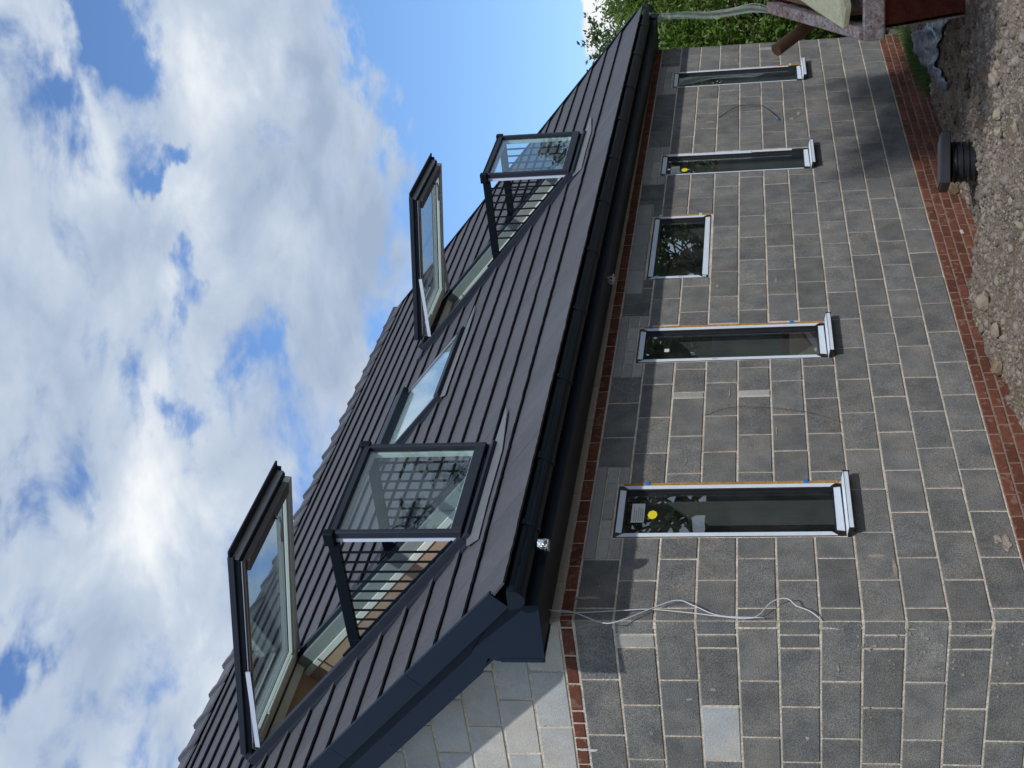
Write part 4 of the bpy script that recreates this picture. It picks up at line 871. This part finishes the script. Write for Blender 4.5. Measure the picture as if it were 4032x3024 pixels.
# plastic sack draped over the mound
sp = [tuple(ground_hit(*q)[:2]) for q in [(3746, 33), (3690, 70), (3650, 100), (3599, 150), (3590, 187), (3628, 228), (3662, 268), (3690, 305), (3735, 368), (3754, 328), (3728, 288), (3700, 250), (3716, 205), (3722, 130), (3756, 75)]]
def drape(poly, step, lift, wr):
    P = np.array(poly); mn, mx = P.min(0), P.max(0); X = np.arange(mn[0], mx[0] + step, step); Y = np.arange(mn[1], mx[1] + step, step); idx = {}; v = []; f = []
    def inside(x, y):
        c = False; j = len(poly) - 1
        for i in range(len(poly)):
            if (poly[i][1] > y) != (poly[j][1] > y) and x < (poly[j][0] - poly[i][0]) * (y - poly[i][1]) / (poly[j][1] - poly[i][1]) + poly[i][0]: c = not c
            j = i
        return c
    for i, x in enumerate(X):
        for j, y in enumerate(Y):
            if inside(x, y):
                idx[i, j] = len(v); v.append((x + random.uniform(-.3, .3) * step, y + random.uniform(-.3, .3) * step, float(ground_z(x, y)) + lift + wr * (math.sin(31 * x + 17 * y) * .5 + math.sin(13 * x - 39 * y) + random.uniform(-.4, .4))))
    for (i, j) in list(idx):
        q = [(i, j), (i + 1, j), (i + 1, j + 1), (i, j + 1)]
        if all(k in idx for k in q): f.append(tuple(idx[k] for k in q))
    return v, f
v_, f_ = drape(sp, .025, .030, .009)
sv = thing('plastic_sack', (7.0, -.95, -.2), 'crumpled grey plastic sack with pale print half buried in the earth mound', 'sack')
mb = MB(); mb.add(v_, f_); so_ = mb.build('sheet', SACK, sv, smooth=True)
md = so_.modifiers.new('thickness', 'SOLIDIFY'); md.thickness = .006
mb = MB(); pc_ = ground_hit(3688, 97); hz = lambda x, y: float(ground_z(x, y)) + .055
for k in range(20):
    a, b = 2 * math.pi * k / 20, 2 * math.pi * (k + 1) / 20
    q = [(pc_[0] + r_ * math.cos(t) * 1.9, pc_[1] + r_ * math.sin(t)) for r_, t in ((.024, a), (.040, a), (.040, b), (.024, b))]
    mb.add([(x, y, hz(x, y)) for x, y in q], [(0, 1, 2, 3)])
for k in range(4):
    g_ = ground_hit(3696 + 3 * k, 112 + 7 * k); mb.add([(g_[0] + a, g_[1] + b, hz(g_[0] + a, g_[1] + b)) for a, b in ((-.07, -.008), (.07, -.008), (.07, .008), (-.07, .008))], [(0, 1, 2, 3)])
mb.build('print', PRINT, sv)

# clods and stones that can be told apart
def rock(name, x, y, s, m, label, cat, grp, flat=.75, sink=.25, sub=2, elong=1.0):
    bm = bmesh.new(); bmesh.ops.create_icosphere(bm, subdivisions=sub, radius=1.0)
    ph = [random.uniform(0, 6) for _ in range(9)]
    for v in bm.verts:
        q = v.co; d = 1 + .20 * math.sin(2.1 * q.x + ph[0]) * math.sin(2.7 * q.y + ph[1]) + .16 * math.sin(4.3 * q.z + ph[2] + 2 * q.x) + .07 * math.sin(9 * q.x + ph[3]) * math.sin(8 * q.y + ph[4]) + random.uniform(-.05, .05)
        v.co = Vector((q.x * elong, q.y, q.z * flat)) * d * s
    bmesh.ops.rotate(bm, verts=bm.verts, cent=(0, 0, 0), matrix=Matrix.Rotation(random.uniform(0, 6.28), 3, 'Z') @ Matrix.Rotation(random.uniform(-.5, .5), 3, 'X'))
    me = bpy.data.meshes.new(name); bm.to_mesh(me); bm.free()
    o = link(name, me, m, None, T(x, y, float(ground_z(x, y)) + s * flat * (1 - 2 * sink))); tag(o, label, cat, grp); return o
placed = []
def on_sack(x, y):
    c = False; j = len(sp) - 1
    for i in range(len(sp)):
        if (sp[i][1] > y) != (sp[j][1] > y) and x < (sp[j][0] - sp[i][0]) * (y - sp[i][1]) / (sp[j][1] - sp[i][1]) + sp[i][0]: c = not c
        j = i
    return c
for k in range(46):
    for _ in range(60):
        g_ = ground_hit(random.uniform(3640, 3870), random.uniform(60, 500)); x, y = g_[0], g_[1]
        if y > -.2 - (x - 6) * .02 or on_sack(x, y) or on_sack(x - .25, y - .12) or (abs(x - cx) < .35 and abs(y - cy) < .35): continue
        s = random.choice([.018, .022, .028, .035, .042, .055])
        if all((x - a) ** 2 + (y - b) ** 2 > (s + c) ** 2 * 1.1 for a, b, c in placed): break
    placed.append((x, y, s)); rock('soil_clod', x, y, s, CLOD, 'brown clod of soil lying in the earth mound beside the wall', 'clod', 'clods in the earth mound', elong=random.uniform(.9, 1.5), sink=.38)
for k, (ix, iy, s, z) in enumerate([(3720, 1535 / 2.0736, .085, -.20), (3655, 340, .05, -.28), (3668, 365, .04, -.28), (3850, 300, .075, -.20), (3940, 450, .05, -.24), (3960, 520, .045, -.25), (3800, 330, .06, -.23), (3995, 505, .045, -.26), (3880, 310, .05, -.2), (3838, 940, .06, -.25), (3905, 1180, .07, -.19), (3960, 1300, .05, -.22), (3900, 1450, .055, -.12), (3850, 960, .04, -.25)]):
    q = ray_on(ix, iy, 2, z); rock('stone', q[0], q[1], s, GRAVEL if k % 3 else CLOD, 'larger rough stone lying on the crushed stone by the wall', 'stone', 'stones on the gravel', sub=2)
slab = MB(); q = ray_on(3800, 950, 2, -.26); slab.fbox(lambda u, v, n: (q[0] + u * .8 + v * .5, q[1] - u * .5 + v * .8, -.27 + n + u * .25), (-.09, -.06, 0), (.09, .06, .03)); tag(slab.build('stone_slab', BRICKG, bevel=.008), 'flat pale slab fragment leaning at the foot of the brick plinth', 'stone')

# grass at the foot of the wall
def blades(name, pts, h, m):
    V = []; F = []
    for (x, y, z) in pts:
        a = random.uniform(0, 6.28); w = random.uniform(.002, .004); hh = h * random.uniform(.5, 1.3); lx, ly = random.uniform(-.5, .5) * hh, random.uniform(-.5, .5) * hh; k = len(V)
        V += [(x - w * math.cos(a), y - w * math.sin(a), z), (x + w * math.cos(a), y + w * math.sin(a), z), (x + lx * .5 + w * .7, y + ly * .5, z + hh * .65), (x + lx, y + ly, z + hh)]; F += [(k, k + 1, k + 2), (k, k + 2, k + 3)]
    me = bpy.data.meshes.new(name); me.from_pydata(V, [], F); me.update(); return link(name, me, m)
gp = []
for _ in range(3000):
    x = random.uniform(8.2, 12.5); y = -.04 - abs(random.gauss(0, .10 + (.3 if x > 10 else .03 * (x - 8)))); gp.append((x, y, float(ground_z(x, y)) - .005))
tag(blades('grass', gp, .10, GRASSM), 'strip of green grass growing along the brick plinth at the far end', 'grass', kind='stuff')

# clear layflat tube used as a temporary downpipe
tb = MB(); ctr = [(10.62, -.40, 2.62), (10.63, -.37, 2.50), (10.66, -.36, 2.22), (10.68, -.33, 1.95), (10.7, -.34, 1.70), (10.74, -.36, 1.45), (10.76, -.33, 1.28), (10.80, -.27, 1.08), (10.82, -.22, .92), (10.85, -.15, .6), (10.8, -.2, .1), (10.75, -.3, -.28)]
cp = curve_pts(ctr, 90); wd = np.interp(np.linspace(0, 1, len(cp)), [0, .04, .2, .34, .5, .6, .75, 1], [.045, .05, .052, .05, .04, .028, .02, .02]); vs = []; K = 9
for q, wv in zip(cp, wd):
    for j in range(K): 
        t = j / (K - 1) * 2 - 1; vs.append((q[0] + .02 * math.sin(t * 5 + q[2] * 4) + t * wv * .25, q[1] + t * wv, q[2]))
tb.add(vs, [(i * K + j, (i + 1) * K + j, (i + 1) * K + j + 1, i * K + j + 1) for i in range(len(cp) - 1) for j in range(K - 1)])
tt = thing('layflat_tube', (10.7, -.3, -.28), 'clear polythene tube hanging from the far gutter outlet as temporary downpipe', 'plastic tube')
tb.build('tube', POLY, tt, smooth=True)
for s in (-1, 1):
    MB().tube(curve_pts([(10.72, -.33 + .02 * s, 1.75), (10.76, -.36 + .05 * s, 1.42), (10.80, -.30 + .03 * s, 1.2), (10.82, -.24, 1.0)], 20), .006, 5).build('fold', POLY, tt)
MB().box(FE(10.58, -.445, 2.545), FE(10.66, -.365, 2.575)).build('clip', STEEL, tt)

# ------------------------------------------------------------------ trees
def leaf_mesh(name, pts, size, m, asp=.42, droop=0.0, parent=None, fold=.25):
    n = len(pts); P = np.asarray(pts); a = rng.uniform(0, 2 * np.pi, n); t = rng.normal(-droop, .55, n); s = size * rng.uniform(.6, 1.25, n)
    d = np.stack([np.cos(a) * np.cos(t), np.sin(a) * np.cos(t), np.sin(t)], -1); r = rng.normal(0, 1, (n, 3)); w = np.cross(d, r); w /= np.linalg.norm(w, axis=1)[:, None] + 1e-9; nn = np.cross(d, w)
    L_ = s[:, None]; W_ = (s * asp)[:, None] * .5
    v0 = P; v1 = P + d * L_ * .45 + w * W_ + nn * L_ * fold * .3; v2 = P + d * L_; v3 = P + d * L_ * .45 - w * W_ + nn * L_ * fold * .3
    V = np.stack([v0, v1, v2, v3], 1).reshape(-1, 3); i = np.arange(n) * 4
    F = np.stack([np.stack([i, i + 1, i + 2], -1), np.stack([i, i + 2, i + 3], -1)], 1).reshape(-1, 3)
    c = V.mean(0); me = bpy.data.meshes.new(name); me.vertices.add(len(V)); me.vertices.foreach_set('co', (V - c).ravel()); me.loops.add(F.size); me.loops.foreach_set('vertex_index', F.ravel())
    me.polygons.add(len(F)); me.polygons.foreach_set('loop_start', np.arange(0, F.size, 3)); me.polygons.foreach_set('loop_total', np.full(len(F), 3)); me.update(calc_edges=True)
    return link(name, me, m, parent, T(*c))
def tree(name, base, height, crown, nl, size, m, label, cat='tree', clumps=40, trunk=.12, asp=.42, droop=.1, spread=.34, group=None, spray=None):
    """crown: (cx,cy,cz,rx,ry,rz) relative to base; leaves gathered in clumps on limbs"""
    t = thing(name, base, label, cat, group); b = np.array(base); c = b + np.array(crown[:3]); rad = np.array(crown[3:])
    tips = []; limbs = MB()
    top = np.array([c[0], c[1], c[2] + rad[2] * .5])
    MB().tube(curve_pts([b, b * .6 + c * .4 + rng.normal(0, .06, 3), c, top], 12), list(np.interp(np.linspace(0, 1, len(curve_pts([b, b, c, top], 12))), [0, 1], [trunk, trunk * .25])), 8).build('trunk', BARK, t, smooth=True)
    for k in range(clumps):
        d = rng.normal(0, 1, 3); d /= np.linalg.norm(d); r_ = rng.uniform(.45, 1.0) ** .5; q = c + d * rad * r_; tips.append(q)
        st = b + (c - b) * rng.uniform(.5, 1.0); mid = (st + q) / 2 + rng.normal(0, .08, 3) * rad.mean()
        limbs.tube([st, mid, q], [trunk * .16, trunk * .10, trunk * .03], 5)
    if spray:                                                # leaves set along short twigs that grow from the limb ends
        pts = []
        for q in tips:
            for _ in range(spray[0]):
                d = rng.normal(0, 1, 3); d[2] = abs(d[2]) * .6; d = d / np.linalg.norm(d) + (q - c) / np.linalg.norm(q - c) * .5; d /= np.linalg.norm(d); L_ = spray[1] * rng.uniform(.5, 1.2)
                e = q + d * L_; limbs.tube([q, (q + e) / 2 + rng.normal(0, .03, 3), e], [trunk * .05, trunk * .035, trunk * .02], 4)
                for f_ in np.linspace(.15, 1.0, spray[2]): pts.append(q + d * L_ * f_ + rng.normal(0, .018, 3))
    limbs.build('limbs', BARK, t, smooth=True)
    if spray: leaf_mesh('crown', np.array(pts), size, m, asp, droop, t); return t
    tips = np.array(tips); i = rng.integers(0, len(tips), nl); pts = tips[i] + np.clip(rng.normal(0, 1, (nl, 3)), -1.4, 1.4) * rad * spread * rng.uniform(.3, 1, (nl, 1))
    leaf_mesh('crown', pts, size, m, asp, droop, t); return t
tree('laurel_bush', (14.3, .7, -.35), 4.0, (0, 0, 1.95, 1.35, 1.5, 1.95), 40000, .098, LAUREL, 'glossy green laurel growing beyond the far end of the house', 'bush', clumps=110, trunk=.09, asp=.40, droop=.25, spread=.20)
tree('oak_tree', (19.5, 3.3, -.4), 6, (0, 0, 3.25, 1.6, 2.3, 1.5), 13000, .10, OAK, 'dark leafy tree with ragged sprays showing above the far verge', clumps=90, trunk=.16, asp=.5, spread=.045, spray=(8, .42, 18))
tree('laurel_bush', (17.6, 1.4, -.35), 4.0, (0, 0, 1.6, 1.9, 2.2, 1.9), 14000, .16, LAUREL, 'second laurel closing the gap low down behind the first', 'bush', clumps=90, trunk=.09, asp=.45, droop=.25, spread=.22)
# trees and fence across the plot, seen mirrored in the window panes and shading the far end
for k, (x, y, h, lab) in enumerate([(11.0, -10.5, 9, 'broad tree across the plot mirrored in the nearest slim window'), (17.5, -11.5, 10, 'tall tree across the plot mirrored in the second slim window'), (24.5, -12.0, 9, 'tree across the plot mirrored in the top of the second window'), (31.5, -12.8, 9, 'bushy tree across the plot mirrored in the square window'), (44, -14.5, 10, 'tree far across the plot mirrored in the fourth window'), (57, -15.5, 10, 'farthest tree across the plot mirrored in the last slim window')]):
    tree('broadleaf_tree', (x, y, -.4), h, (0, 0, h * .60, 2.9, 2.7, h * .38), (3200 if k < 2 else 9000), .26, OAK, lab, clumps=60, trunk=.2, asp=.5, spread=(.07 if k < 2 else .10), group='trees across the plot')
tree('broadleaf_tree', (-.3, -9.9, -.4), 10, (0, 0, 9.1, 2.5, 1.5, 1.8), 5200, .30, OAK, 'tall tree behind the viewer shading the mound and the far plinth', clumps=70, trunk=.2, asp=.5, spread=.16, group='trees across the plot')
fn = thing('fence', (15, -9.0, -.4), 'dark board fence across the plot mirrored in the lower window panes', 'fence')
fm_ = MB()
fbm = None
for k in range(250):
    x = -4 + .2 * k
    if fbm is None: o = MB().box((x, -9.03, -.4), (x + .185, -9.0, 2.45)).build('board', FENCEM, fn); fbm = o.data; c0 = WM[o.name].copy()
    else: link('board', fbm, None, fn, T(.2 * k, random.uniform(-.006, .006), random.uniform(-.01, .01)) @ c0)
